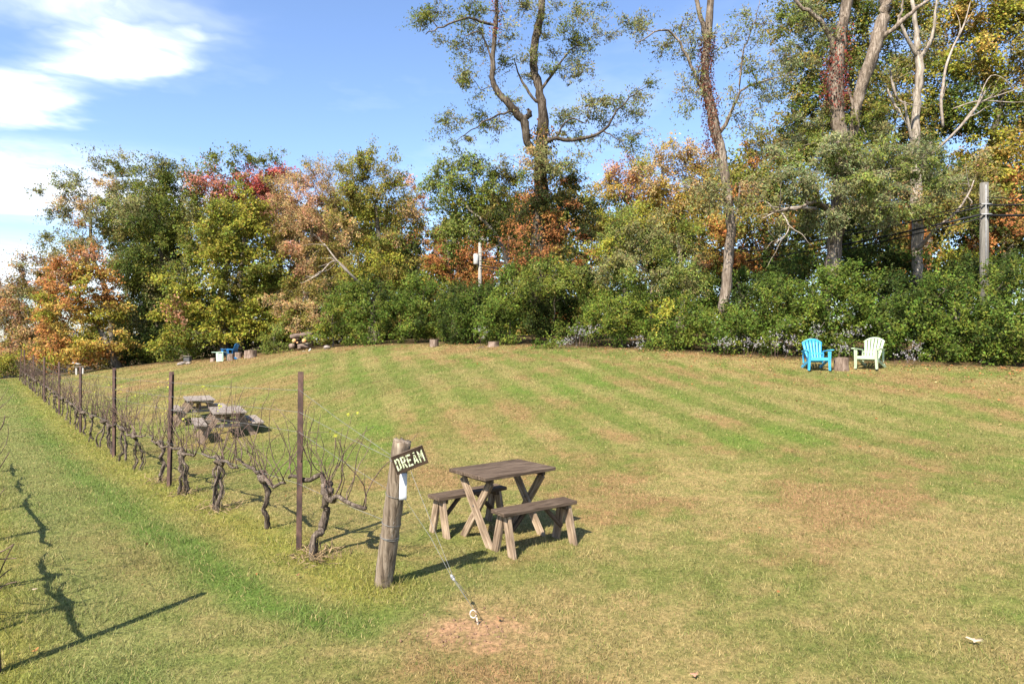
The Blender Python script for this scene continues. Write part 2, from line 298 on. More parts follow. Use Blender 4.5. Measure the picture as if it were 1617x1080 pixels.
GREEN = np.array([0.145, 0.17, 0.044]); LUSH = np.array([0.132, 0.182, 0.038]); STRAW = np.array([0.28, 0.222, 0.098]); DRY = np.array([0.27, 0.172, 0.086])
YELG = np.array([0.235, 0.225, 0.048]); DIRT = np.array([0.3, 0.18, 0.11]); LITTER = np.array([0.11, 0.075, 0.04])
def lerp(a, b, t): t = np.asarray(t)[..., None]; return a * (1 - t) + b * t
def lawn(x, y):
    """grass colour over the lawn: dry and green patches, mowing lanes, the strip along the vines, the worn dirt"""
    x = np.asarray(x, float); y = np.asarray(y, float)
    dryness = sstep(0.36, 0.60, fbm(x, y, 2.6, 1) * 0.45 + fbm(x, y, 0.6, 5) * 0.3 + fbm(x, y, 0.17, 6, 3) * 0.25)
    px_ = CX + F * x / np.maximum(y, 0.5)
    # drier in the foreground right of the post and by the tree line
    reg = 0.56 + 0.72 * np.exp(-(((x - 0.1) / 2.2) ** 2 + ((y - 4.6) / 0.95) ** 2)) + 0.42 * np.exp(-(((x - 3.4) / 2.5) ** 2 + ((y - 7.6) / 2.2) ** 2)) + 0.28 * sstep(4, 1.0, np.abs(woods(x, y) + 1.2)) - 0.25 * np.exp(-(((x - 3.2) / 1.0) ** 2 + ((y - 5.2) / .8) ** 2)) \
        + 0.25 * np.exp(-(((x + 14) / 7.0) ** 2 + ((y - 32) / 6) ** 2)) - 0.3 * np.exp(-(((x + 0.4) / 0.9) ** 2 + ((y - 6.0) / 0.6) ** 2)) - 0.12 * sstep(9, 13, y) * sstep(24, 18, y)
    q = (x + 0.27 * y) / 1.036 + 0.14 * (fbm(x, y, 4, 9) - 0.5)
    lane = np.sin(q * math.pi / 0.6); lane = np.clip(lane * 3.2, -1, 1)
    lanew = sstep(7.5, 12, y) * sstep(-5, -2.0, x + (y - 15) * 0.35) * sstep(0.5, 3, -woods(x, y)) * (0.2 + 1.5 * fbm(x, y, 3.0, 21))
    fore = np.exp(-(((x - 0.5) / 1.9) ** 2 + ((y - 4.55) / 0.75) ** 2)) + 0.7 * np.exp(-(((x - 1.9) / 1.1) ** 2 + ((y - 6.6) / 0.7) ** 2)) + 0.6 * np.exp(-(((x - 4.6) / 1.6) ** 2 + ((y - 7.4) / 1.0) ** 2))
    t = np.clip(dryness * reg * 1.35 + 0.07 + 0.55 * fore * (0.5 + fbm(x, y, 0.35, 33)) + lane * lanew * 0.27, 0, 1)
    red = sstep(0.42, 0.6, fbm(x, y, 1.6, 14))
    c = lerp(lerp(GREEN, LUSH, sstep(.5, .75, fbm(x, y, 1.3, 30)))[...], lerp(STRAW, DRY, red * 0.9), t)
    s = polyline_dist(x, y, ROWLINE)                # + on the left of the row (the aisle side)
    jag = 0.35 * (fbm(x, y, 0.8, 40) - 0.5)
    al = sstep(3.8, 6.2, y + 0.25 * x + 1.0)
    strip = np.exp(-((s - 0.85 + jag) / 0.32) ** 2) * al * (0.55 + 0.6 * fbm(x, y, 1.5, 55))
    c = lerp(c, LUSH * np.array([0.82, 0.95, 0.9]), np.clip(strip * 1.1, 0, 0.95))
    under = np.exp(-((s - 0.12 + jag) / 0.36) ** 2) * al
    c = lerp(c, YELG, np.clip(under * 0.85, 0, 0.9))
    aisle = np.exp(-((s - 2.0 + jag) / 0.7) ** 2) * sstep(6, 9, y)
    c = lerp(c, STRAW * 1.05, np.clip(aisle * 0.45, 0, 1))
    s2 = polyline_dist(x, y, ROW2)
    c = lerp(c, GREEN * 1.12 + 0.02, np.clip(np.exp(-((s2 + 0.6 + jag) / 0.6) ** 2) * 0.7, 0, 1))
    c = lerp(c, YELG, np.clip(np.exp(-((s2 - 0.05) / 0.3) ** 2) * 0.8, 0, 1))
    lushp = np.exp(-(((x + 1.1) / 1.1) ** 2 + ((y - 5.35) / 0.28) ** 2)) * 0
    c = lerp(c, LUSH, lushp)
    w = woods(x, y); c = lerp(c, LITTER, sstep(-0.35, 0.4, w + 0.5 * (fbm(x, y, 0.9, 61) - 0.5)))
    far_l = sstep(0, 1, (x < -30) & (y < 20))
    return c
def bare(x, y):     # worn earth round the ground anchor
    n = 0.5 * (fbm(x, y, 0.35, 71) - 0.5)
    return np.clip(1.15 * np.exp(-(((x + 0.34) / 0.5) ** 2 + ((y - 4.82) / 0.36) ** 2)) + n * 0.9, 0, 1) * sstep(1.1, 0.4, np.hypot(x + 0.3, y - 4.75))

def build_ground():
    def axis(lo, hi, mid0, mid1, step, grow):
        mid = list(np.arange(mid0, mid1, step)); r = [mid[-1]]; s = step
        while r[-1] < hi: s *= grow; r.append(r[-1] + s)
        l = [mid[0]]; s = step
        while l[-1] > lo: s *= grow; l.append(l[-1] - s)
        return np.array(sorted(l[1:]) + mid + r[1:])
    xs = axis(-2500, 2500, -6, 6, 0.12, 1.04); ys = axis(-2500, 2500, 2.6, 10, 0.12, 1.035)
    X, Y = np.meshgrid(xs, ys); nx, ny = len(xs), len(ys)
    Z = gz(X, Y); Xc = np.clip(X, -80, 60); Yc = np.clip(Y, -30, 90)
    Z = Z + 0.05 * (fbm(Xc, Yc, 2.2, 80) - 0.5) * sstep(-30, 0, Y) + 0.02 * (fbm(Xc, Yc, 0.5, 82) - .5)
    C = lawn(Xc, Yc); C = lerp(C, DIRT, bare(Xc, Yc) * 0.9)
    g = Geo(); i = np.arange(ny - 1)[:, None] * nx; j = np.arange(nx - 1)[None, :]
    Q = np.stack([i + j, i + j + 1, i + nx + j + 1, i + nx + j], -1).reshape(-1, 4)
    C = C * (1 - 0.2 * (1 - bare(Xc, Yc)))[..., None]  # darker thatch under the blades, with the shade in their gaps painted in
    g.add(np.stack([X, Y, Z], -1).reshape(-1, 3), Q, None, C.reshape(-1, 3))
    m, nt, b, out = new_mat('lawn_and_litter'); N = nt.nodes; L = nt.links
    a = N.new('ShaderNodeAttribute'); a.attribute_name = 'Col'
    tc = N.new('ShaderNodeTexCoord'); n1 = N.new('ShaderNodeTexNoise'); n1.inputs['Scale'].default_value = 26; n1.inputs['Detail'].default_value = 8; n1.inputs['Roughness'].default_value = 0.75
    L.new(tc.outputs['Object'], n1.inputs['Vector'])
    n2 = N.new('ShaderNodeTexNoise'); n2.inputs['Scale'].default_value = 5; n2.inputs['Detail'].default_value = 5; n2.inputs['Roughness'].default_value = 0.7; L.new(tc.outputs['Object'], n2.inputs['Vector'])
    cr = N.new('ShaderNodeValToRGB'); cr.color_ramp.elements[0].position = 0.3; cr.color_ramp.elements[0].color = (0.3, 0.36, 0.26, 1); cr.color_ramp.elements[1].position = 0.68; cr.color_ramp.elements[1].color = (1.55, 1.5, 1.4, 1)
    L.new(n1.outputs['Fac'], cr.inputs['Fac'])
    cr2 = N.new('ShaderNodeValToRGB'); cr2.color_ramp.elements[0].position = 0.35; cr2.color_ramp.elements[0].color = (0.72, 0.84, 0.66, 1); cr2.color_ramp.elements[1].position = 0.65; cr2.color_ramp.elements[1].color = (1.25, 1.14, 1.2, 1)
    L.new(n2.outputs['Fac'], cr2.inputs['Fac'])
    mx = N.new('ShaderNodeMix'); mx.data_type = 'RGBA'; mx.blend_type = 'MULTIPLY'; mx.inputs['Factor'].default_value = 1; L.new(a.outputs['Color'], mx.inputs['A']); L.new(cr.outputs[0], mx.inputs['B'])
    mx2 = N.new('ShaderNodeMix'); mx2.data_type = 'RGBA'; mx2.blend_type = 'MULTIPLY'; mx2.inputs['Factor'].default_value = 1; L.new(mx.outputs['Result'], mx2.inputs['A']); L.new(cr2.outputs[0], mx2.inputs['B'])
    L.new(mx2.outputs['Result'], b.inputs['Base Color']); b.inputs['Roughness'].default_value = 0.95; b.inputs['Specular IOR Level'].default_value = 0.1
    bp = N.new('ShaderNodeBump'); bp.inputs['Strength'].default_value = 0.7; bp.inputs['Distance'].default_value = 0.03; L.new(n1.outputs['Fac'], bp.inputs['Height']); L.new(bp.outputs[0], b.inputs['Normal'])
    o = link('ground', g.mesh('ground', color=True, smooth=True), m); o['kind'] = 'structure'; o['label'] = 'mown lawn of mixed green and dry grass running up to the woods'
build_ground()

def blades(name, label, n_total, ymin, ymax, dens0, hmul):
    rng = np.random.default_rng(77)
    # distance sampled so that density falls off with distance
    y = ymin * (ymax / ymin) ** rng.random(int(n_total * 2.15))
    keep = rng.random(len(y)) < (y / ymax) ** 0.35; y = y[keep]
    x = (rng.random(len(y)) * 2 - 1) * (0.80 * y + 1.2)
    w = woods(x, y); ok = (w < -0.1) & (rng.random(len(x)) > 0.93 * bare(x, y)); x, y = x[ok][:n_total], y[ok][:n_total]; n = len(x)
    z = gz(x, y); Xc = x; Z2 = z + 0.05 * (fbm(Xc, y, 2.2, 80) - 0.5) + 0.02 * (fbm(Xc, y, 0.5, 82) - .5)
    s = polyline_dist(x, y, ROWLINE); s2 = polyline_dist(x, y, ROW2)
    tall = np.exp(-(s / 0.25) ** 2) * 0.75 + np.exp(-((s - 0.85) / 0.35) ** 2) * 0.5 + np.exp(-((s2 + .1) / 0.4) ** 2) * 0.9 + 1.6 * np.exp(-((x - POST0[0]) ** 2 + (y - POST0[1]) ** 2) / 0.035)
    h = (0.016 + 0.021 * rng.random(n)) * (1 + 0.7 * tall) * (1 + 0.012 * (y - 4)) * hmul * (0.35 + 1.3 * fbm(x, y, 0.32, 90, 3))
    wd = 0.0013 + 0.0004 * y
    az = rng.random(n) * 2 * np.pi; lean = np.abs(rng.normal(0.8, 0.4, n)); lean = np.clip(lean, 0.05, 1.35)
    d = np.column_stack([np.cos(az) * np.sin(lean), np.sin(az) * np.sin(lean), np.cos(lean)])
    sa = rng.random(n) * 2 * np.pi; sd = np.column_stack([np.cos(sa), np.sin(sa), np.zeros(n)])
    base = np.column_stack([x, y, Z2 - 0.004]); L = h * (1 + 0.8 * np.sin(lean))
    V = np.stack([base - sd * wd[:, None], base + sd * wd[:, None], base + d * L[:, None] - np.array([0, 0, 1]) * (0.15 * L * np.sin(lean))[:, None]], 1)
    C = lawn(x, y); C = lerp(C, DIRT, bare(x, y) * 0.5)
    kind = rng.random(n)
    C = np.where((kind < 0.13)[:, None], STRAW * 1.12, C); C = np.where((kind > 0.84)[:, None], GREEN * 0.92, C)
    C = C * (0.58 + 0.84 * rng.random(n))[:, None] * np.array([1.05, 1.06, 1.0])
    g = Geo(); g.add(V.reshape(-1, 3), None, np.arange(3 * n).reshape(-1, 3), np.repeat(C, 3, 0))
    o = link(name, g.mesh(name, color=True), M['grass']); tag(o, label, 'grass', kind='stuff')
blades('grass', 'short mown grass blades, green and straw coloured, over the lawn', 760000, 3.1, 46.0, 1, 1.0)

# ------------------------------------------------------------------ foliage machinery
DKG = (0.052, 0.074, 0.017); MDG = (0.112, 0.134, 0.025); YLG = (0.205, 0.208, 0.034); OLV = (0.165, 0.148, 0.04); GRG = (0.175, 0.18, 0.078); TAN = (0.31, 0.225, 0.115)
ROS = (0.34, 0.2, 0.125); ORG = (0.31, 0.155, 0.055); YEL = (0.3, 0.225, 0.058); VDK = (0.03, 0.04, 0.012); HGA = (0.07, 0.108, 0.019); HGB = (0.112, 0.148, 0.027); HGC = (0.036, 0.056, 0.013); RED = (0.34, 0.085, 0.075); RST = (0.26, 0.12, 0.05); LTG = (0.14, 0.175, 0.045); PNK = (0.37, 0.165, 0.125); BRN = (0.2, 0.13, 0.075)

def unit(v): return v / (np.linalg.norm(v, axis=-1, keepdims=True) + 1e-9)

def leaves(g, P, axis, nrm, size, wr, col, tri=False):
    """folded diamond leaves (2 triangles each), or single-triangle leaflets for fine far foliage"""
    side = unit(np.cross(nrm, axis)); n2 = np.cross(axis, side); s = size[:, None]; w = side * s * wr; n = len(P)
    if tri:
        V = np.stack([P + w, P - w, P + axis * s], 1).reshape(-1, 3); g.add(V, None, np.arange(3 * n).reshape(-1, 3), np.repeat(col, 3, 0)); return
    mid = P + axis * s * 0.45
    V = np.stack([P, mid + w + n2 * s * 0.07, P + axis * s, mid - w + n2 * s * 0.07], 1).reshape(-1, 3)
    k = np.arange(n)[:, None] * 4
    T = np.concatenate([k + np.array([[0, 1, 2]]), k + np.array([[0, 2, 3]])], 0)
    g.add(V, None, T, np.repeat(col, 4, 0))

def twigs(g, A, B, r):
    """thin three-sided twigs, all at once"""
    n = len(A); d = unit(B - A); ref = np.tile(np.array([0.31, 0.52, 0.8]), (n, 1)); s1 = unit(np.cross(d, ref)); s2 = np.cross(d, s1); V = []
    for a in (0, 2.094, 4.189): V.append(A + (s1 * math.cos(a) + s2 * math.sin(a)) * r[:, None])
    V.append(B); V = np.stack(V, 1).reshape(-1, 3); k = np.arange(n)[:, None] * 4
    T = np.concatenate([k + np.array([[0, 1, 3]]), k + np.array([[1, 2, 3]]), k + np.array([[2, 0, 3]])], 0); g.add(V, None, T)

def spray(gl, gt, C, out_dir, cr, pal, rng, nt=7, lpt=9, leaf=0.11, wr=0.3, droop=0.15, upb=0.7, tw=0.35, jit=0.19, col_noise=0.22, flat=1.0):
    """leafy sprays round the clump centres C; pal is an (n,3) colour for each clump"""
    n = len(C)
    if n == 0: return
    Cn = np.repeat(C, nt, 0); on_ = np.repeat(out_dir, nt, 0); pc = np.repeat(pal, nt, 0); crn = np.repeat(cr, nt)
    d = unit(rng.normal(size=(n * nt, 3)) * np.array([1, 1, 0.7 * flat]) + on_ * 0.7 + np.array([0, 0, 0.15])); Lt = crn * rng.uniform(0.55, 1.25, n * nt)
    A = Cn + rng.normal(size=(n * nt, 3)) * (crn * 0.22)[:, None]; B = A + d * Lt[:, None] + np.array([0, 0, -1.0]) * (droop * Lt)[:, None]
    if gt is not None and tw > 0:
        k = rng.random(n * nt) < tw; twigs(gt, A[k], B[k], 0.006 + 0.006 * rng.random(k.sum()))
    m = n * nt * lpt
    t = rng.uniform(0.12, 1.05, m); A = np.repeat(A, lpt, 0); Bv = np.repeat(B, lpt, 0); d = np.repeat(d, lpt, 0); Ln = np.repeat(Lt, lpt)
    P = A + (Bv - A) * t[:, None] + rng.normal(size=(m, 3)) * (Ln * jit)[:, None] * np.array([1, 1, flat])
    ax = unit(d * 0.6 + rng.normal(size=(m, 3)) * 0.7 + np.array([0, 0, -droop])); nr = unit(rng.normal(size=(m, 3)) * 0.6 + np.array([-0.3, -0.52, upb]) + np.repeat(on_, lpt, 0) * 0.45)
    sz = leaf * rng.uniform(0.6, 1.35, m); c = np.repeat(pc, lpt, 0)
    v = 1 + col_noise * rng.normal(size=(m, 1)); hue = 1 + 0.12 * rng.normal(size=(m, 3)); leaves(gl, P, ax, nr, sz, wr, np.clip(c * v * hue, 0.008, 0.8), tri=True)

def pick(pal, n, rng, C=None, scale=1.6):
    """a colour for each clump, so that colours come in patches"""
    cols = np.array([p[1] for p in pal]); w = np.array([p[0] for p in pal], float); w = np.cumsum(w / w.sum())
    u = rng.random(n)
    if C is not None:
        q = vnoise(C[:, 0] + 0.6 * C[:, 1], C[:, 2], scale, int(rng.integers(0, 90))); q = np.argsort(np.argsort(q)) / max(1, n); u = np.clip(0.65 * q + 0.35 * u, 0, 0.9999)
    return np.clip(cols[np.searchsorted(w, u)] * np.array([1.22, 1.14, 1.0]) * (1 + 0.13 * rng.normal(size=(n, 1))), 0.01, 0.7)

NTRI = 0
class Skeleton:
    def __init__(s): s.pos = []; s.par = []; s.rad = []; s.exp = []; s.chains = []
    def limb(s, P, R, parent=-1):
        ids = []
        for p, r in zip(P, R): s.pos.append(np.asarray(p, float)); s.par.append(parent if not ids else ids[-1]); s.rad.append(r); s.exp.append(True); ids.append(len(s.pos) - 1)
        s.chains.append(([parent] if parent >= 0 else []) + ids); return ids
    def nearest(s, p): return int(np.argmin(np.linalg.norm(np.array(s.pos) - p, axis=1)))
    def grow(s, C, rng, rtip=0.012, droop=0.0, bend=0.25):
        if len(C) == 0: return
        P0 = np.array(s.pos); d0 = np.min(np.linalg.norm(C[:, None] - P0[None], axis=2), axis=1)
        for i in np.argsort(d0):
            a = C[i]; P = np.array(s.pos); dv = a - P; dist = np.linalg.norm(dv, axis=1)
            cost = dist * (1 + 0.9 * np.clip(-dv[:, 2] / (dist + 1e-6), 0, 1)) + 0.0
            j = int(np.argmin(cost)); L = dist[j]; m = max(2, min(7, int(L / 0.55) + 1)); p = P[j]
            c1 = p + (a - p) * 0.5 + np.array([0, 0, 0.18 * L]) + rng.normal(size=3) * bend * 0.35 * L
            prev = j; chain = [j]
            for t in np.linspace(0, 1, m + 1)[1:]:
                q = (1 - t) ** 2 * p + 2 * t * (1 - t) * c1 + t * t * a + rng.normal(size=3) * 0.04 * L * (t < 1)
                s.pos.append(q); s.par.append(prev); s.rad.append(rtip); s.exp.append(False); prev = len(s.pos) - 1; chain.append(prev)
            s.chains.append(chain)
    def build(s, g, rtip=0.012, power=0.5, rmax=0.5, wob=0.09, rng=RNG):
        n = len(s.pos); cnt = np.zeros(n); haschild = np.zeros(n, bool)
        for p in s.par:
            if p >= 0: haschild[p] = True
        cnt[~haschild] = 1
        for i in range(n - 1, -1, -1):
            if s.par[i] >= 0: cnt[s.par[i]] += cnt[i]
        r = np.array([s.rad[i] if s.exp[i] else min(rmax, rtip * cnt[i] ** power) for i in range(n)])
        for i in range(n):
            if not s.exp[i] and s.par[i] >= 0: r[i] = min(r[i], max(rtip, r[s.par[i]] * 0.92))
        for ch in s.chains:
            P = np.array([s.pos[i] for i in ch]); R = np.array([r[i] for i in ch])
            if len(ch) > 1 and not s.exp[ch[1]] : R[0] = min(R[0], R[1] * 1.25)
            if len(P) < 2: continue
            k = 10 if R.max() > 0.12 else (6 if R.max() > 0.03 else 4)
            g.add(*tube(P, R, k, wob if R.max() > 0.03 else 0, rng, cap=True))

def make_tree(name, label, cat, base_px, D, blobs, pal, seed, leaf=0.12, wr=0.32, cr=0.7, dens=1.0, cov=0.55, bark='bark', trunk_r=0.2, lean=0.0, group=None, limbs=None, droop=0.15,
              tw=0.35, rtip=0.012, trunk_top=None, flat=1.0, extra=None, crown='crown', nt=7, upb=0.7, parts=None):
    """blobs: (px, py, rx, ry, dD[, palette[, density]]) in photo pixels at distance D+dD"""
    rng = np.random.default_rng(seed); bx = (base_px - CX) * D / F; bz = float(gz(bx, D)); root = thing(name, label, cat, (bx, D, bz), 0, group)
    gl, gt, gb = Geo(), Geo(), Geo(); gb.dead = []; S = Skeleton(); allC = []; allcol = []; allout = []; allcr = []
    cen = np.mean([at(b[0], b[1], D + b[4]) for b in blobs], 0)
    for b in blobs:
        p = b[5] if len(b) > 5 and b[5] else pal; dn = (b[6] if len(b) > 6 else 1.0) * dens * 1.2; dd = D + b[4]; c = at(b[0], b[1], dd); a = b[2] * dd / F; h = b[3] * dd / F; dep = min(a, 2.5) * 0.9 + 0.2
        n = max(3, int(dn * 3.6 * a * h / cr ** 2)); u = unit(rng.normal(size=(n * 2, 3))); rr = rng.random(n * 2) ** 0.42; u = u * rr[:, None]
        keep = (u[:, 1] < 0.35) | (rng.random(n * 2) < 0.45); u = u[keep][:n]
        C = c + u * np.array([a, dep, h]) * 0.92; ground = gz(C[:, 0], C[:, 1]) + 0.12; C[:, 2] = np.maximum(C[:, 2], ground)
        allC.append(C); allcol.append(pick(p, len(C), rng, C)); allout.append(unit(unit(u * np.array([1, 1, 1])) * 0.7 + unit(C - cen) * 0.5)); allcr.append(np.full(len(C), cr) * rng.uniform(0.75, 1.25, len(C)))
    C = np.vstack(allC); col = np.vstack(allcol); out = np.vstack(allout); crs = np.concatenate(allcr)
    if limbs is None:
        top = trunk_top if trunk_top is not None else np.array([cen[0] + lean, cen[1], bz + 0.72 * (C[:, 2].max() - bz)])
        base = np.array([bx, D, bz - 0.15]); mids = [base + (top - base) * t + rng.normal(size=3) * 0.035 * np.linalg.norm(top - base) * (0 < t < 1) for t in (0, 0.25, 0.5, 0.75, 1)]
        P = smooth_path(mids, 3); S.limb(P, np.linspace(trunk_r, trunk_r * 0.3, len(P)) * (1 + 0.5 * np.exp(-np.linspace(0, 12, len(P)))))
    else:
        for l in limbs:
            P = np.array([at(*q[:3]) for q in l]); R = np.array([q[3] for q in l]) * P[:, 1] / F * 0.43
            m = 4; Ps = smooth_path(P, m); Rs = resample_r(R, P, m); Ps[1:-1] += rng.normal(size=(len(Ps) - 2, 3)) * 0.02
            par = -1
            if S.pos: par = S.nearest(Ps[0])
            S.limb(Ps, Rs, par)
    S.grow(C, rng, rtip); S.build(gb, rtip, rng=rng)
    leaf *= 0.82; lpt = max(3, int(1.4 * cov * math.pi * cr * cr / (leaf * leaf * wr * nt)))
    spray(gl, gt, C, out, crs, col, rng, nt, lpt, leaf, wr, droop, upb, tw, flat=flat)
    if extra: extra(gl, gt, gb, rng)
    loc = np.array([bx, D, bz])
    for g in (gl, gt, gb, *gb.dead): g.v = [v - loc for v in g.v]
    for g in gb.dead: link('dead_branch', g.mesh('dead_branch', smooth=True), M['dead'], root)
    global NTRI; NTRI += sum(len(t) for g in (gl, gt, gb) for t in g.t) + 2 * sum(len(t) for t in gb.q)
    wo = link('trunk' if cat != 'shrub' else 'stems', gb.mesh('wood', smooth=True), M[bark], root)
    if cat == 'shrub': wo['kind'] = 'stuff'
    if gt.n: link('twigs', gt.mesh('twigs'), M[bark], root)['kind'] = 'stuff'
    link(crown, gl.mesh('leaves', color=True), M['leaf'], root)
    return root

def creeper(path_px, r, pal, n, leaf=0.1):
    """climbing leaves round a trunk; path in photo pixels with distances"""
    def f(gl, gt, gb, rng):
        P = smooth_path(np.array([at(*q) for q in path_px]), 12); i = rng.integers(0, len(P), n); a = rng.random(n) * 2 * np.pi
        o = np.column_stack([np.cos(a), np.sin(a), 0.2 * rng.normal(size=n)]); p = P[i] + o * (r * rng.uniform(0.8, 1.6, n))[:, None] + rng.normal(size=(n, 3)) * 0.06
        ax = unit(o * 0.5 + rng.normal(size=(n, 3)) * 0.5 + np.array([0, 0, -0.7])); leaves(gl, p, ax, unit(o + rng.normal(size=(n, 3)) * 0.4), leaf * rng.uniform(0.6, 1.3, n), 0.36, pick(pal, n, rng))
    return f
def both(*fs):
    def f(*a):
        for q in fs: q(*a)
    return f
def bare_limbs(limbs, thin=1.0, forks=3):
    """leafless forking branches drawn along photo-pixel polylines, joined to the tree's wood"""
    def f(gl, gt, gb, rng):
        for l in limbs:
            P = smooth_path(np.array([at(*q[:3]) for q in l]), 5); R = resample_r(np.array([q[3] for q in l]) * l[0][2] / F * 0.5, l, 5) * thin
            gd = Geo(); gb.dead.append(gd); gd.add(*tube(P, R, 6, 0.05, rng)); k = len(P)
            for _ in range(forks):
                i = int(rng.integers(k // 3, k)); d = unit(unit(P[min(i + 1, k - 1)] - P[i - 1]) + rng.normal(size=3) * 0.6); L = rng.uniform(0.5, 1.4)
                Q = [P[i]]; 
                for s_ in range(4): d = unit(d + rng.normal(size=3) * 0.28); Q.append(Q[-1] + d * L / 4)
                gd.add(*tube(smooth_path(Q, 2), np.linspace(R[i] * 0.6, 0.006, 9), 4, 0, rng))
    return f

# ------------------------------------------------------------------ trees along the edge of the lawn, left to right
W_TREES = 'trees of the wood edge'
make_tree('russet_tree', 'russet brown tree at the far left edge behind the vine row', 'tree', -10, 60, [(-40, 500, 60, 90, 0), (15, 480, 34, 60, 0), (25, 545, 38, 50, -1), (-30, 570, 60, 30, -2), (50, 560, 28, 35, -2)],
          [(4, RST), (3, BRN), (2, TAN), (2, OLV)], 101, leaf=0.2, cr=1.0, dens=1.0, trunk_r=0.3)
make_tree('brown_green_tree', 'thin brown and green tree between the russet tree and the orange maple', 'tree', 60, 56, [(45, 445, 36, 38, 0), (70, 415, 30, 28, 0), (55, 500, 40, 50, 0), (85, 460, 35, 45, 0), (75, 540, 40, 40, 0)],
          [(3, BRN), (3, OLV), (2, TAN), (2, GRG)], 102, leaf=0.18, cr=0.9, dens=0.9, trunk_r=0.25)
make_tree('airy_ash_tree', 'tall airy grey-green tree behind the orange maple, open crown against the sky', 'tree', 185, 51,
          [(120, 285, 30, 22, 0), (165, 260, 28, 20, 0), (200, 268, 28, 22, 0), (185, 300, 35, 25, 0, [(3, TAN), (3, GRG)]), (95, 300, 25, 18, 0), (85, 335, 26, 22, 0), (130, 335, 40, 30, 0, [(3, TAN), (2, GRG), (1, ORG)]), (175, 345, 40, 40, 0), (80, 385, 22, 14, 0), (110, 385, 40, 28, 0), (160, 400, 45, 35, 0, [(2, TAN), (3, GRG)]), (215, 330, 35, 50, 0)],
          [(5, GRG), (3, MDG), (1, TAN)], 103, leaf=0.16, cr=0.75, dens=0.75, trunk_r=0.3, cov=0.5)
make_tree('dark_oak', 'dark green oak between the airy tree and the yellow-green maple', 'tree', 235, 48,
          [(240, 285, 40, 28, 0), (285, 280, 30, 24, 0), (265, 260, 22, 14, 0), (235, 340, 55, 45, 0), (275, 335, 45, 45, 0), (250, 410, 60, 55, 0), (215, 430, 45, 50, 0), (240, 490, 60, 45, 0), (220, 540, 45, 35, 0, [(1, DKG)]), (300, 300, 25, 40, 0)],
          [(4, GRG), (4, MDG), (3, DKG), (1, OLV)], 104, leaf=0.17, cr=0.85, dens=0.95, trunk_r=0.35)
make_tree('orange_maple', 'orange and yellow maple at the left end of the lawn', 'tree', 188, 43.5,
          [(135, 415, 45, 28, 0, [(5, ORG), (2, ROS), (1, TAN)]), (95, 445, 35, 30, 0, [(4, ORG), (2, ROS)]), (150, 455, 50, 35, 0), (110, 485, 48, 36, -0.6), (165, 490, 36, 36, 0), (80, 500, 24, 28, 0, [(4, ORG), (1, ROS)]), (110, 530, 52, 30, -0.8), (160, 540, 38, 26, -0.8, [(2, YLG), (3, YEL), (2, ORG)]), (85, 550, 30, 22, 0, [(4, ORG), (1, YEL)]), (130, 565, 50, 16, -1)],
          [(5, ORG), (3, YEL), (4, YLG), (1, ROS)], 105, leaf=0.16, wr=0.4, cr=0.75, dens=1.1, trunk_r=0.22, flat=0.6)
make_tree('red_topped_maple', 'maple with scarlet upper leaves showing above the yellow-green maple', 'tree', 380, 47,
          [(325, 285, 18, 22, 0, [(4, PNK), (1, MDG)]), (355, 300, 26, 26, 0, [(4, RED), (2, PNK), (1, MDG)]), (350, 262, 30, 16, 0, [(1, MDG)]), (385, 250, 16, 14, 0, [(1, MDG)]), (405, 275, 30, 28, 0, [(4, RED), (3, PNK)]), (380, 305, 40, 28, 0, [(2, PNK), (3, MDG)]), (450, 275, 26, 18, 0, [(4, RED), (2, PNK)]), (430, 300, 30, 30, 0, [(3, PNK), (3, OLV)]), (425, 255, 25, 12, 0, [(1, MDG)]), (360, 340, 60, 40, 1)],
          [(3, MDG), (2, YLG), (1, RED)], 106, leaf=0.16, wr=0.4, cr=0.75, dens=1.0, trunk_r=0.3)
make_tree('yellow_green_maple', 'broad yellow-green maple over the far blue chair and stumps', 'tree', 352, 42,
          [(345, 345, 45, 30, 0), (385, 370, 50, 40, 0), (320, 395, 55, 38, -0.5), (370, 425, 60, 40, -1), (300, 450, 50, 38, -0.5), (420, 430, 38, 45, 0, [(2, MDG), (2, YLG), (1, RED)]), (345, 475, 60, 36, -1), (290, 500, 42, 30, -0.5, [(3, YLG), (1, ROS)]), (400, 480, 50, 38, -0.5), (345, 518, 60, 22, -1), (285, 540, 40, 18, 0), (425, 515, 38, 22, -0.5), (400, 330, 30, 30, 0, [(3, YLG), (1, RED)])],
          [(5, YLG), (4, MDG), (1, OLV)], 107, leaf=0.16, wr=0.42, cr=0.75, dens=1.05, trunk_r=0.3, flat=0.6)
make_tree('rosy_brown_tree', 'rosy brown twiggy tree between the red-topped maple and the tall olive tree', 'tree', 485, 43,
          [(470, 300, 40, 32, 0), (450, 345, 38, 40, 0, [(3, ROS), (2, TAN), (2, OLV)]), (500, 335, 45, 45, 0), (505, 270, 28, 24, 0, [(2, TAN), (2, OLV)], 0.6), (535, 300, 30, 40, 0, [(2, TAN), (2, OLV)], 0.7), (470, 400, 48, 45, 0), (520, 400, 45, 45, 0, [(2, TAN), (2, OLV), (1, ROS)]), (490, 455, 50, 38, 0, [(2, TAN), (2, OLV)]), (455, 475, 30, 30, 0, [(2, OLV), (2, TAN)]), (540, 450, 38, 36, 0, [(3, OLV), (1, TAN)])],
          [(4, ROS), (4, TAN), (2, OLV)], 108, leaf=0.13, wr=0.26, cr=0.7, dens=0.9, cov=0.5, trunk_r=0.25, bark='bark_pale', tw=0.7)
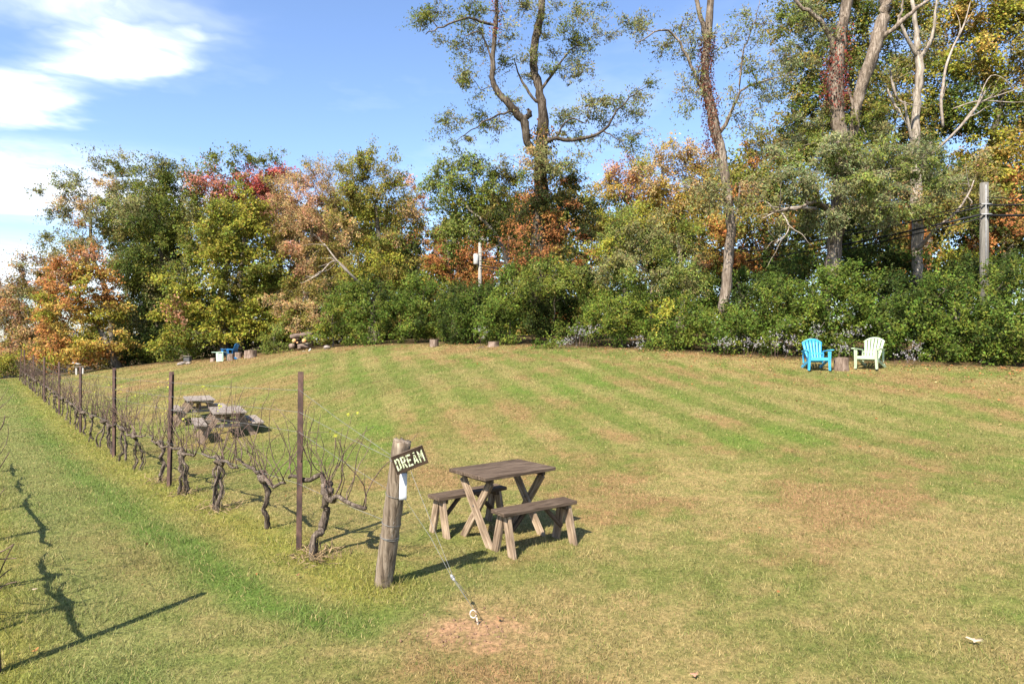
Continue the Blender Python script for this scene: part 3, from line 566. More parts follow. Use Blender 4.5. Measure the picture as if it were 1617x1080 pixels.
make_tree('olive_tall_tree', 'tall olive and yellow-green tree with pale dead branches leaning left', 'tree', 592, 40,
          [(575, 240, 26, 22, 0, None, 0.7), (560, 275, 32, 30, 0), (600, 270, 36, 30, 0), (575, 315, 45, 35, 0), (620, 315, 32, 32, 0), (595, 360, 48, 36, 0), (640, 360, 28, 36, 0, [(2, TAN), (2, OLV), (1, YLG)]), (555, 365, 30, 36, 0, [(2, OLV), (2, TAN)]), (600, 410, 52, 36, -0.5), (640, 430, 30, 40, 0), (555, 435, 36, 32, 0)],
          [(5, YLG), (4, OLV), (2, MDG)], 109, leaf=0.14, cr=0.7, dens=0.85, trunk_r=0.32, tw=0.6,
          extra=bare_limbs([[(590, 470, 39, 5), (560, 440, 37.5, 4), (535, 415, 37, 3), (512, 385, 37, 1.5)], [(560, 440, 37.5, 3), (530, 412, 37, 2.5), (505, 432, 36.5, 2), (482, 445, 36.5, 1)]], 1.0, 5))
make_tree('rust_tree', 'thin rust-orange tree behind the white utility pole with sky showing through', 'tree', 715, 50,
          [(640, 295, 25, 18, 0, [(3, ROS), (2, ORG)]), (655, 340, 28, 35, 0), (690, 395, 32, 40, 0, None, 1.0), (740, 400, 36, 36, 0, None, 1.2), (780, 425, 30, 34, 0, None, 1.3), (690, 445, 32, 28, 0, [(2, ORG), (2, YLG)], 1.2), (735, 445, 34, 25, 0, None, 1.4)],
          [(4, ORG), (3, RST), (2, TAN)], 110, leaf=0.16, cr=0.75, dens=0.75, cov=0.45, trunk_r=0.2, flat=0.5)
make_tree('vine_draped_tree', 'leaning tree draped in dark green vines right of the white utility pole', 'tree', 802, 34,
          [(705, 270, 30, 20, 0), (740, 262, 36, 18, 0), (690, 305, 26, 26, -0.5), (725, 300, 40, 30, -0.5), (765, 290, 32, 32, 0), (705, 345, 30, 30, -0.5), (735, 350, 38, 30, -0.5), (715, 385, 20, 18, -0.3), (785, 335, 24, 30, 0, [(3, OLV), (2, MDG)]), (800, 300, 34, 40, 0.6, [(3, OLV), (2, YLG), (2, MDG)]), (800, 360, 26, 36, .6)],
          [(4, MDG), (4, LTG), (3, DKG)], 111, leaf=0.13, wr=0.36, cr=0.6, dens=1.05, droop=0.5,
          limbs=[[(812, 470, 34, 9), (800, 420, 34, 8), (792, 385, 33.8, 7.5), (770, 355, 33.6, 6), (740, 330, 33.4, 4), (722, 300, 33.4, 2)], [(792, 385, 33.8, 4), (772, 395, 33, 2.5), (752, 402, 32.5, 1.5)], [(800, 420, 34, 5), (805, 360, 34.4, 4), (800, 310, 34.5, 2)]], bark='bark_pale')
# the big open tree in the middle: two leaders, a snaking left limb and a low right limb
_g1 = [(3, GRG), (3, MDG), (1, OLV)]
make_tree('great_walnut_tree', 'great open-crowned tree with a snaking left limb, standing against the sky in the middle', 'tree', 852, 30,
          [(690, 20, 40, 22, 0), (740, 25, 30, 25, -0.3), (665, 15, 22, 14, 0), (715, 55, 26, 14, 0), (770, 20, 30, 24, 0), (740, 80, 22, 20, 0), (725, 130, 26, 24, 0), (760, 140, 28, 24, -0.4), (790, 110, 22, 26, 0), (745, 180, 28, 18, 0), (715, 215, 30, 22, -0.5), (700, 200, 20, 16, -0.5), (770, 190, 26, 14, 0), (800, 60, 18, 24, 0), (815, 20, 20, 20, 0),
           (835, 110, 28, 26, -0.4), (880, 80, 34, 28, 0), (905, 40, 36, 26, 0), (935, 20, 32, 20, 0), (950, 60, 26, 16, 0), (990, 50, 20, 14, 0), (890, 130, 30, 22, 0), (930, 100, 30, 18, 0), (865, 20, 22, 18, 0), (820, 165, 20, 20, 0),
           (975, 150, 32, 16, 0), (1015, 140, 28, 14, 0), (945, 165, 24, 16, 0), (990, 185, 24, 14, 0), (1000, 215, 22, 16, 0), (960, 215, 28, 18, 0), (925, 175, 22, 16, 0), (910, 215, 26, 16, 0), (880, 180, 20, 18, 0),
           (845, 262, 62, 22, -1.0, [(4, GRG), (2, LTG), (1, TAN)], 1.6), (905, 270, 40, 22, -0.6, [(4, GRG), (1, TAN)], 1.4), (870, 310, 60, 34, 0, [(4, VDK), (1, OLV), (1, ORG)], 1.9), (835, 330, 40, 40, 0, [(3, OLV), (2, RST), (1, ORG), (3, VDK)], 1.3), (905, 350, 50, 40, 0, [(4, VDK), (2, RST), (1, ORG)], 1.8), (840, 390, 46, 28, -0.6, [(2, ORG), (2, RST), (2, OLV), (3, VDK)], 1.3), (900, 395, 44, 26, -0.6, [(3, ORG), (2, RST), (3, VDK), (1, YEL)], 1.2), (870, 420, 56, 16, -0.6, [(1, ORG), (3, HGA), (2, VDK)], 1.2)],
          _g1, 112, leaf=0.125, wr=0.26, cr=0.6, dens=0.62, cov=0.42, droop=0.2, tw=1.0, nt=9, rtip=0.01, flat=0.55, bark='bark_dark',
          limbs=[[(852, 480, 30, 34), (852, 380, 30, 30), (853, 300, 30, 27), (855, 235, 30, 24), (858, 180, 30, 19), (852, 140, 30, 15), (843, 110, 30.2, 15), (844, 70, 30.2, 15), (853, 30, 30.2, 14), (856, -20, 30.2, 12), (860, -70, 30.2, 8)],
                 [(850, 245, 30, 16), (833, 225, 29.6, 15), (828, 195, 29.4, 15), (812, 175, 29.3, 14), (795, 155, 29.3, 12), (778, 130, 29.3, 10), (778, 100, 29.3, 9), (781, 60, 29.3, 8), (785, 20, 29.3, 7), (783, -30, 29.3, 5)],
                 [(828, 187, 29.4, 12), (836, 181, 29.4, 10), (833, 172, 29.4, 5)],
                 [(850, 232, 29.8, 11), (875, 218, 29.2, 7), (905, 222, 28.8, 6), (950, 208, 28.6, 5), (975, 175, 28.6, 3.5), (1000, 150, 28.6, 2), (1020, 138, 28.6, 1)],
                 [(878, 218, 29.2, 4), (898, 188, 29.2, 3), (925, 195, 29.2, 2), (930, 170, 29.2, 1)],
                 [(952, 207, 28.6, 3), (975, 220, 28.4, 2), (990, 235, 28.4, 1)],
                 [(781, 40, 29.3, 5), (740, 30, 29, 4), (700, 42, 29, 3), (672, 55, 29, 1.5)], [(778, 100, 29.3, 4), (760, 52, 29.2, 3), (735, 58, 29, 2)],
                 [(856, -5, 30.2, 9), (872, -18, 30, 7), (885, -40, 30, 5)], [(848, 150, 30, 6), (878, 110, 29.8, 4), (900, 80, 29.8, 2.5), (930, 60, 29.8, 1.5)], [(846, 160, 30, 6), (825, 130, 30.2, 4), (812, 95, 30.2, 2)],
                 [(812, 175, 29.3, 5), (780, 185, 29, 3.5), (745, 205, 28.8, 2), (722, 222, 28.8, 1)]],
          extra=both(creeper([(854, 400, 30), (854, 330, 30), (855, 250, 30), (855, 205, 30)], 0.42, [(3, VDK), (2, RST), (2, OLV), (1, ORG)], 2200, 0.11), creeper([(781, 60, 29.3), (783, 0, 29.3)], 0.14, [(2, RST), (2, (0.22, 0.05, 0.04))], 160, 0.09)))
make_tree('yellow_tan_tree', 'yellow and tan leaved tree low against the sky right of the great tree', 'tree', 1075, 40,
          [(1075, 240, 34, 20, 0), (1045, 265, 34, 26, 0), (1095, 275, 34, 28, 0), (1060, 305, 40, 30, 0), (1110, 310, 34, 30, 0), (1030, 320, 40, 30, 0, [(2, YLG), (2, YEL), (1, TAN)]), (1090, 350, 40, 40, 0, [(2, YLG), (3, YEL), (1, OLV)]), (1120, 250, 24, 24, 1)],
          [(4, YEL), (4, TAN), (2, YLG), (1, OLV)], 113, leaf=0.15, cr=0.7, dens=0.95, trunk_r=0.2, bark='bark_pale', tw=0.6)
make_tree('rust_brown_tree', 'rust-brown tree just right of the great tree trunk, under its low limb', 'tree', 985, 42,
          [(990, 275, 36, 24, 0), (960, 300, 34, 28, 0, [(2, YLG), (2, YEL), (1, OLV)]), (1010, 305, 34, 30, 0), (980, 340, 40, 30, 0, [(2, YLG), (3, OLV), (1, YEL)]), (945, 345, 30, 30, 0, [(2, YLG), (2, OLV)]), (1000, 260, 20, 14, 0, [(1, YLG)])],
          [(4, RST), (3, ROS), (2, TAN)], 114, leaf=0.15, cr=0.7, dens=1.0, trunk_r=0.18, tw=0.6)
make_tree('feathery_light_green_tree', 'small feathery light green tree above the hedge in the middle right', 'tree', 1040, 26,
          [(1000, 340, 30, 30, 0, [(2, YLG), (3, LTG)]), (1030, 375, 40, 36, 0), (1065, 405, 40, 36, 0), (1085, 375, 24, 34, 0.4, [(3, MDG), (1, DKG)]), (995, 395, 40, 38, 0), (1030, 430, 55, 30, -0.4), (975, 425, 34, 28, 0), (1085, 440, 30, 26, 0), (960, 380, 24, 28, 0, [(2, YLG), (2, LTG)])],
          [(5, LTG), (4, GRG), (2, MDG)], 115, leaf=0.11, wr=0.22, cr=0.5, dens=1.0, trunk_r=0.1, droop=0.3)
make_tree('orange_understory_tree', 'orange and yellow understory tree behind the straight pale trunk', 'tree', 1165, 31,
          [(1120, 350, 32, 36, 0), (1135, 400, 34, 30, 0), (1175, 345, 36, 36, 0, [(2, ORG), (2, OLV), (2, MDG)]), (1190, 400, 38, 30, 0, [(2, DKG), (2, ORG), (1, YEL)]), (1225, 360, 34, 36, 0, [(2, ORG), (3, OLV)]), (1180, 290, 36, 30, 1, [(2, ORG), (3, MDG), (2, OLV)]), (1210, 240, 32, 40, 1.5, [(2, ORG), (3, OLV)]), (1110, 430, 30, 22, 0, [(2, ORG), (2, ROS), (2, MDG)])],
          [(4, ORG), (3, YEL), (2, OLV)], 116, leaf=0.12, wr=0.4, cr=0.55, dens=1.0, trunk_r=0.12)
make_tree('straight_pale_trunk_tree', 'tall tree with a straight pale trunk wrapped in red creeper and sparse leaves', 'tree', 1145, 24,
          [(1075, 30, 26, 14, 0), (1060, 60, 26, 16, 0), (1005, 45, 22, 14, 0), (1085, 110, 22, 26, 0), (1095, 80, 18, 18, 0), (1140, 60, 22, 30, 0), (1165, 40, 22, 24, 0), (1175, 110, 28, 26, 0), (1210, 85, 28, 24, 0), (1230, 120, 24, 22, 0), (1200, 150, 26, 16, 0), (1185, 190, 20, 22, 0), (1215, 40, 30, 24, 0), (1085, 160, 12, 30, 0, None, 0.6), (1160, 160, 16, 24, 0),
           (1120, 290, 40, 24, -0.5, [(4, GRG), (1, TAN)], 1.5), (1170, 300, 44, 24, -0.5, [(4, GRG), (1, TAN)], 1.5), (1140, 320, 36, 18, -0.8, [(4, GRG), (1, TAN)], 1.3)],
          [(3, GRG), (3, MDG)], 117, leaf=0.11, wr=0.24, cr=0.5, dens=0.55, cov=0.36, droop=0.35, tw=1.0, nt=9, rtip=0.008, bark='bark_red',
          limbs=[[(1143, 500, 24, 20), (1147, 450, 24, 19), (1152, 380, 24, 17), (1151, 320, 24, 17), (1143, 260, 24, 17), (1128, 195, 24, 18), (1116, 140, 24, 16), (1114, 90, 24, 14), (1120, 30, 24, 13), (1120, -30, 24, 11)],
                 [(1113, 60, 24, 9), (1105, 20, 24, 8), (1095, -20, 24, 6)],
                 [(1108, 140, 24, 6), (1085, 90, 23.8, 5), (1062, 52, 23.6, 4), (1042, 48, 23.5, 3), (1005, 68, 23.4, 1.5)],
                 [(1140, 205, 24, 7), (1160, 165, 23.8, 5), (1175, 140, 23.7, 4), (1210, 128, 23.6, 3), (1255, 115, 23.6, 1.5)],
                 [(1168, 148, 23.8, 4), (1172, 90, 23.8, 3), (1190, 40, 23.8, 2), (1200, 0, 23.8, 1)]],
          extra=both(creeper([(1124, 245, 24), (1122, 175, 24), (1113, 120, 24), (1117, 60, 24)], 0.19, [(4, (0.11, 0.035, 0.028)), (2, (0.16, 0.07, 0.04))], 2400, 0.07)))
# the lacy tree on the right with two heavy leaders
make_tree('lacy_locust_tree', 'lacy grey-green tree with two heavy leaders above the blue chair', 'tree', 1318, 25,
          [(1240, 250, 40, 26, -0.4), (1290, 235, 44, 28, -0.6), (1340, 240, 46, 28, -0.8), (1390, 235, 44, 30, -0.6), (1260, 290, 50, 26, -0.8), (1320, 290, 54, 30, -1.2), (1380, 285, 50, 30, -1), (1430, 255, 36, 34, -0.4), (1300, 335, 46, 24, -0.8), (1360, 335, 50, 24, -1), (1420, 320, 40, 28, -0.4), (1250, 330, 36, 20, -0.4), (1310, 195, 40, 26, 0.4, [(3, MDG), (2, GRG)]), (1370, 195, 36, 24, 0, [(3, MDG), (2, GRG)]), (1270, 205, 30, 24, 0.4),
           (1260, 30, 34, 30, 0.5, None, 0.7), (1240, 80, 30, 30, 0.5, None, 0.7), (1290, 70, 26, 36, 0.5, None, 0.7), (1225, 150, 26, 26, 0.5, None, 0.6), (1350, 60, 20, 40, 0.8, None, 0.6), (1460, 300, 34, 30, -0.4), (1470, 260, 26, 26, 0)],
          [(5, (0.165, 0.185, 0.095)), (3, LTG), (2, GRG), (1, TAN)], 118, leaf=0.12, wr=0.2, cr=0.5, dens=0.95, cov=0.5, droop=0.35, tw=0.6, bark='bark_red', flat=0.6,
          limbs=[[(1314, 470, 25, 26), (1316, 400, 25, 24), (1322, 350, 25, 24), (1325, 300, 25, 24), (1328, 240, 25, 26), (1322, 180, 25, 26), (1320, 130, 25, 27), (1326, 70, 25, 22), (1336, 20, 25, 18), (1345, -40, 25, 14)],
                 [(1342, 250, 25, 14), (1355, 160, 24.8, 20), (1372, 105, 24.6, 23), (1386, 60, 24.6, 24), (1398, 15, 24.6, 22), (1410, -40, 24.6, 18)],
                 [(1318, 90, 25, 12), (1310, 55, 24.8, 10), (1290, 28, 24.6, 8), (1262, 8, 24.5, 6), (1245, -20, 24.5, 5)],
                 [(1384, 70, 24.6, 10), (1410, 45, 24.3, 8), (1440, 20, 24.2, 7), (1475, -5, 24.2, 5)], [(1418, 38, 24.3, 5), (1425, 10, 24.3, 4), (1428, -20, 24.3, 3)],
                 [(1342, 215, 24.8, 8), (1346, 170, 24.8, 7), (1340, 140, 24.8, 4)], [(1320, 345, 25, 10), (1290, 320, 24, 6), (1255, 330, 23.5, 4), (1215, 335, 23.2, 2)]],
          extra=both(creeper([(1320, 170, 25), (1318, 130, 25), (1322, 90, 25)], 0.3, [(4, (0.12, 0.035, 0.03)), (1, (0.2, 0.05, 0.04))], 900, 0.09), creeper([(1325, 90, 24.9), (1336, 40, 24.9)], 0.25, [(3, (0.2, 0.04, 0.035)), (1, RST)], 160, 0.09),
                     bare_limbs([[(1288, 330, 24, 6), (1262, 328, 23.6, 5), (1232, 332, 23.4, 4), (1205, 345, 23.3, 2)], [(1232, 332, 23.4, 3), (1245, 355, 23.2, 2.5), (1240, 372, 23.2, 1.5), (1222, 385, 23.2, 1)], [(1225, 334, 23.4, 3), (1208, 318, 23.3, 2), (1190, 322, 23.3, 1)]], 1.0, 6)))
make_tree('pale_dead_limbed_tree', 'pale-barked tree with bare whitish limbs left of the wooden utility pole', 'tree', 1447, 27,
          [(1420, 110, 26, 30, 0.6, None, 0.5), (1470, 70, 30, 36, 0.6, None, 0.5), (1500, 300, 44, 26, -0.5), (1540, 270, 36, 26, -0.3), (1480, 330, 40, 20, -0.5), (1550, 310, 34, 20, -0.3)],
          [(3, OLV), (3, GRG), (1, TAN)], 119, leaf=0.12, wr=0.3, cr=0.5, dens=0.8, bark='bark_pale', tw=0.6,
          limbs=[[(1446, 480, 27, 20), (1447, 420, 27, 18), (1448, 350, 27, 20), (1446, 290, 27, 20), (1444, 240, 27, 15), (1446, 180, 27, 14), (1452, 120, 27, 14), (1450, 80, 27, 12), (1446, 40, 27, 8), (1440, 0, 27, 6)],
                 [(1450, 95, 27, 9), (1470, 62, 26.8, 6), (1478, 20, 26.8, 4), (1480, -20, 26.8, 3)], [(1450, 90, 27, 8), (1430, 55, 26.8, 6), (1418, 25, 26.8, 4)], [(1448, 270, 27, 10), (1466, 240, 26.6, 9), (1470, 225, 26.5, 4)],
                 [(1446, 265, 27, 7), (1435, 200, 26.6, 5), (1428, 160, 26.5, 3)]],
          extra=bare_limbs([[(1450, 262, 26.8, 7), (1478, 238, 26, 6), (1512, 205, 25.5, 6), (1540, 172, 25.3, 5), (1556, 143, 25.2, 2)], [(1488, 148, 26, 7), (1493, 110, 26, 6), (1505, 75, 26, 5), (1522, 40, 26, 4), (1532, 5, 26, 2)], [(1489, 200, 26, 6), (1486, 160, 26, 7), (1490, 130, 26, 6)],
                            [(1512, 205, 25.5, 4), (1545, 165, 25.3, 3.5), (1580, 150, 25.2, 3), (1625, 135, 25.2, 1.5)], [(1505, 172, 25.5, 3), (1545, 160, 25.3, 3), (1600, 162, 25.2, 2), (1630, 160, 25.2, 1)],
                            [(1540, 172, 25.3, 2.5), (1565, 120, 25.2, 2.5), (1600, 135, 25.2, 1.5), (1622, 150, 25.2, 1)], [(1448, 395, 26, 9), (1480, 360, 25, 7), (1510, 335, 24.6, 6), (1530, 305, 24.5, 4), (1538, 285, 24.5, 2)],
                            [(1400, 140, 26, 6), (1412, 165, 26, 6), (1420, 180, 26, 4)], [(1405, 108, 26, 3), (1410, 135, 26, 6), (1418, 160, 26, 5)]], 0.66, 3))
_q = [(3, MDG), (3, OLV), (2, DKG), (1, YLG)]
make_tree('olive_backdrop_tree', 'tall olive green tree behind the heavy leaders of the lacy tree', 'tree', 1290, 35,
          [(1255, 30, 45, 40, 0), (1310, 30, 50, 45, 0), (1290, 100, 45, 45, 0), (1340, 100, 40, 50, 0), (1265, 170, 36, 40, 0), (1320, 170, 50, 40, 0), (1290, 230, 50, 40, 0), (1360, 40, 40, 40, 0), (1380, 170, 40, 50, 0), (1245, 225, 30, 40, 0), (1350, 240, 50, 40, 0)],
          _q, 120, leaf=0.16, wr=0.4, cr=0.8, dens=1.25, trunk_r=0.35)
make_tree('golden_olive_tree', 'golden olive tree crown at the top right behind the pale bare limbs', 'tree', 1440, 36,
          [(1420, 30, 50, 45, 0), (1480, 40, 50, 45, 0, [(3, OLV), (3, YLG), (2, YEL), (1, ORG)]), (1410, 110, 45, 45, 0, [(3, MDG), (2, OLV), (1, ORG)]), (1470, 120, 50, 45, 0), (1420, 190, 45, 45, 0), (1480, 200, 45, 45, 0, [(2, OLV), (2, DKG), (1, ORG)]), (1440, 260, 50, 40, 0, [(2, DKG), (2, MDG)])],
          [(3, OLV), (3, MDG), (2, YLG), (1, YEL)], 121, leaf=0.16, wr=0.4, cr=0.8, dens=1.25, trunk_r=0.35)
make_tree('yellowing_corner_tree', 'yellowing green tree filling the top right corner', 'tree', 1575, 34,
          [(1545, 20, 50, 45, 0), (1600, 30, 50, 50, 0, [(3, OLV), (2, YLG), (1, YEL)]), (1535, 95, 45, 40, 0), (1590, 110, 55, 45, 0), (1530, 170, 40, 40, 0, [(2, DKG), (2, MDG), (1, YLG)]), (1650, 60, 50, 70, 0), (1600, 185, 45, 40, 0.5, [(2, MDG), (2, OLV)]), (1650, 180, 50, 60, 0), (1545, 235, 45, 36, 0), (1600, 250, 45, 45, 0)],
          [(4, OLV), (3, YLG), (2, YEL), (2, MDG)], 122, leaf=0.16, wr=0.4, cr=0.8, dens=1.25, trunk_r=0.35)
make_tree('dark_mid_right_tree', 'dark green tree with orange tints behind the wooden utility pole', 'tree', 1510, 31,
          [(1500, 290, 44, 40, 0), (1550, 300, 44, 40, 0, [(2, MDG), (3, YLG), (1, YEL)]), (1600, 320, 44, 44, 0, [(2, OLV), (2, ORG), (1, YLG)]), (1470, 350, 40, 40, 0, [(2, ORG), (2, OLV), (1, YEL)]), (1520, 360, 44, 40, 0, [(3, DKG), (1, ORG)]), (1580, 375, 44, 40, 0, [(2, OLV), (2, RST), (1, ORG)]), (1490, 410, 44, 24, 0, [(2, YLG), (2, MDG)]), (1540, 415, 44, 22, 0), (1640, 380, 40, 50, 0)],
          [(4, DKG), (3, MDG), (1, ORG)], 123, leaf=0.14, wr=0.4, cr=0.65, dens=1.0, trunk_r=0.25)
make_tree('shaded_understory_tree', 'dark shaded understory tree behind the cables left of the pale-barked tree', 'tree', 1375, 31,
          [(1270, 370, 40, 36, 0, [(2, DKG), (2, MDG), (1, YLG)]), (1310, 360, 36, 40, 0), (1360, 360, 40, 40, 0), (1405, 360, 40, 44, 0, [(2, DKG), (2, OLV), (2, ORG)]), (1350, 400, 50, 30, 0), (1410, 405, 36, 26, 0, [(2, ORG), (2, OLV)]), (1270, 410, 40, 26, 0, [(2, YEL), (2, MDG)]), (1235, 395, 30, 30, -1, [(3, DKG), (2, MDG)]), (1440, 390, 34, 36, 0, [(3, ORG), (2, OLV)])],
          [(4, DKG), (2, MDG), (1, ORG)], 124, leaf=0.14, wr=0.4, cr=0.65, dens=1.0, trunk_r=0.2)
# deep woods behind the front trees, so that only chinks of sky come through low down
for k, (px, D, sd, lab) in enumerate(((255, 56, 131, 'shaded green tree in the gap behind the dark oak'), (430, 54, 132, 'shaded green tree behind the rosy brown tree'), (560, 53, 133, 'shaded olive tree behind the tall olive tree'), (900, 48, 135, 'shaded green tree behind the great tree trunk'), (680, 56, 134, 'shaded low tree left behind the pale utility pole'), (790, 55, 140, 'shaded tree right behind the pale utility pole'), (1060, 49, 136, 'shaded green tree behind the yellow and tan tree'), (1200, 44, 137, 'shaded green tree between the straight trunk and the lacy tree'), (1400, 44, 138, 'shaded green tree deep behind the lacy tree'), (1560, 42, 139, 'shaded green tree deep behind the wooden utility pole'))):
    up = (0 if px < 1150 else -60) if px != 680 else 55
    make_tree('deep_wood_tree', lab, 'tree', px, D, [(px - 45, 380 + up, 55, 60, 0), (px + 45, 390 + up, 55, 60, 0), (px, 470 + up, 80, 50, 0), (px - 30, 520, 70, 40, 0), (px + 50, 515, 70, 40, 0), (px, 340 + up, 45, 45, 0)],
              [(3, MDG), (3, OLV), (2, DKG), (1, RST)], sd, leaf=0.27, wr=0.42, cr=1.0, dens=1.25, cov=.75, trunk_r=0.25, group='deep wood trees')

# ------------------------------------------------------------------ hedge and shrubs along the lawn edge
def shrub(name, label, px, D, blobs, pal, seed, leaf=0.1, **k):
    k.setdefault('cr', 0.46); k.setdefault('dens', 0.82)
    if D < 34: blobs = [(b[0], b[1], b[2] * 1.25, b[3] * 1.05, *b[4:]) for b in blobs]
    return make_tree(name, label, 'shrub', px, D, blobs, pal, seed, leaf=leaf, wr=k.pop('wr', 0.4), trunk_r=0.05, crown='foliage', tw=0.15, rtip=0.006, **k)
_h1 = [(4, HGA), (3, HGB), (2, HGC)]; _h2 = [(1, YLG), (4, HGB), (3, HGA)]; _h3 = [(4, HGA), (3, HGC), (1, HGB)]
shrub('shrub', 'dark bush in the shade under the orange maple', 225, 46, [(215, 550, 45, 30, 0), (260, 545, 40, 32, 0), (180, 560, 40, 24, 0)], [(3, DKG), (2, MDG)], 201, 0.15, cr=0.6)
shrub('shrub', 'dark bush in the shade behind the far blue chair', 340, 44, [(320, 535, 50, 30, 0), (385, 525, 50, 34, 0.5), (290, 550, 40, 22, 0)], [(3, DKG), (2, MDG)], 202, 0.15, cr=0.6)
shrub('shrub', 'yellow-green bush at the far end of the aisle, left edge', 20, 50, [(-15, 580, 36, 22, 0), (25, 575, 28, 22, 0), (60, 570, 26, 22, 0)], [(3, YLG), (2, MDG), (1, ORG)], 203, 0.15, cr=0.55)
shrub('shrub', 'round blue-green bush left of the log pile', 437, 37.4, [(437, 535, 22, 24, 0), (425, 545, 16, 14, 0)], [(3, LTG), (2, MDG)], 204, 0.1)
shrub('shrub', 'yellow-green bush right of the log pile', 525, 36.2, [(512, 520, 26, 28, 0), (545, 505, 30, 42, 0), (530, 475, 26, 26, 0.3), (500, 490, 24, 24, 0.6, [(2, OLV), (2, TAN)])], _h2, 205, 0.1)
shrub('shrub', 'brownish thicket above the log pile', 475, 39, [(470, 500, 34, 26, 0), (450, 480, 28, 26, 0.5), (500, 460, 30, 26, 0.5)], [(3, OLV), (3, TAN), (2, MDG)], 206, 0.11, cr=0.5)
shrub('shrub', 'mid green bush third from the log pile', 590, 35.2, [(590, 500, 36, 42, 0), (575, 470, 30, 26, 0.4), (615, 475, 28, 36, 0.3), (585, 530, 28, 14, 0)], _h1, 207, 0.11)
shrub('shrub', 'broad green bush behind the single small stump', 660, 34, [(650, 490, 34, 50, 0), (690, 495, 34, 46, 0), (665, 455, 34, 24, 0.5), (640, 528, 26, 16, 0), (700, 525, 28, 18, 0)], _h1, 208, 0.11)
shrub('shrub', 'tall dark green bush below the white utility pole', 742, 31.6, [(735, 495, 36, 44, 0), (765, 500, 34, 44, 0), (722, 462, 28, 20, 0.5, [(3, DKG), (2, MDG)]), (780, 465, 28, 22, 0.6), (750, 528, 36, 16, 0)], _h3, 209, 0.1)
shrub('shrub', 'green bush left of the dark hollow in the hedge', 805, 29.4, [(795, 500, 26, 42, 0), (802, 465, 26, 32, 0.2), (785, 525, 28, 20, 0), (812, 440, 28, 22, 0.8)], _h1, 210, 0.1)
shrub('shrub', 'bush arching over the dark hollow in the hedge', 872, 29.2, [(840, 440, 34, 18, -1.6), (895, 440, 36, 20, -1.6), (870, 424, 46, 14, -0.6), (936, 470, 20, 28, -1.2), (868, 448, 40, 12, -1.9)], [(4, MDG), (3, LTG), (1, DKG)], 211, 0.1)
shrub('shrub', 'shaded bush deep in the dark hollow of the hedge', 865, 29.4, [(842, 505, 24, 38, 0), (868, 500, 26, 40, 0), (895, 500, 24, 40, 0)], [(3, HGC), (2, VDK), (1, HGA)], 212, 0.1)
shrub('shrub', 'low bush with pale asters right of the dark hollow', 910, 27, [(868, 540, 22, 7, -0.2), (915, 527, 26, 17, 0), (945, 505, 26, 32, 0)], _h1, 213, 0.09)
shrub('shrub', 'light green hedge bush below the feathery tree', 985, 25.6, [(965, 510, 32, 34, 0), (1000, 505, 34, 38, 0), (985, 475, 36, 20, 0.4), (1010, 530, 30, 20, 0)], _h2, 214, 0.09)
shrub('shrub', 'light green hedge bush left of the straight pale trunk', 1070, 24.4, [(1050, 520, 34, 36, 0), (1090, 515, 36, 40, 0), (1070, 490, 40, 20, 0.4)], [(4, HGB), (1, YLG), (3, HGA)], 215, 0.09)
shrub('shrub', 'green hedge bush around the foot of the straight pale trunk', 1155, 23.4, [(1135, 525, 36, 34, -0.3), (1180, 520, 40, 38, 0), (1160, 500, 44, 20, 0.2), (1205, 470, 36, 40, 0.8, [(3, HGC), (2, HGA)])], _h1, 216, 0.09)
shrub('shrub', 'tall green hedge bush left of the blue chair', 1240, 22.8, [(1225, 520, 36, 44, 0), (1260, 505, 40, 55, 0), (1245, 465, 40, 26, 0.4)], _h1, 217, 0.09)
shrub('shrub', 'tallest hedge bush, right behind the blue chair and stump', 1320, 22.3, [(1300, 500, 40, 60, 0), (1340, 495, 42, 65, 0), (1325, 445, 44, 26, 0.3), (1290, 450, 34, 24, 0.5)], [(5, HGA), (3, HGB), (1, HGC)], 218, 0.09)
shrub('shrub', 'dark glossy hedge bush behind the pale green chair', 1395, 21.6, [(1380, 515, 38, 55, 0), (1420, 510, 40, 58, 0), (1400, 455, 40, 26, 0.5)], _h3, 219, 0.09)
shrub('shrub', 'hedge bush right of the pale green chair', 1470, 20.6, [(1450, 520, 36, 52, 0), (1490, 515, 42, 58, 0), (1470, 465, 40, 26, 0.4), (1500, 550, 36, 24, -0.2)], [(4, HGA), (3, HGB), (2, HGC)], 220, 0.09)
shrub('shrub', 'hedge bush below the wooden utility pole', 1545, 19.7, [(1530, 525, 38, 52, 0), (1570, 520, 42, 58, 0), (1550, 465, 42, 26, 0.4), (1575, 440, 30, 20, 0.6)], _h1, 221, 0.09)
shrub('shrub', 'large hedge bush at the right edge of the photo', 1630, 18.8, [(1605, 520, 40, 60, 0), (1660, 510, 50, 75, 0), (1625, 450, 44, 30, 0.4), (1720, 510, 50, 80, 0)], [(4, HGA), (4, HGB), (2, HGC)], 222, 0.09)
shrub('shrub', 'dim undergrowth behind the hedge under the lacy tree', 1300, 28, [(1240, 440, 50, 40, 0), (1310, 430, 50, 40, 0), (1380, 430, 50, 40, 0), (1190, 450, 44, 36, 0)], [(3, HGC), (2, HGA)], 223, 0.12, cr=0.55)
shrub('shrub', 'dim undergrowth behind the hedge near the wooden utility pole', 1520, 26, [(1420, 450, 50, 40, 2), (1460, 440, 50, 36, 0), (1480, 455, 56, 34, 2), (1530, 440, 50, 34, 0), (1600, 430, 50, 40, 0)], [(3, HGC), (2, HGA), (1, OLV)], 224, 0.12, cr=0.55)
shrub('shrub', 'dim undergrowth behind the hedge in the middle', 960, 31, [(930, 450, 50, 40, 0), (1000, 460, 50, 36, 0), (1070, 460, 50, 40, 0), (1120, 450, 40, 36, 0)], [(3, HGC), (2, HGA), (1, OLV)], 225, 0.12, cr=0.55)
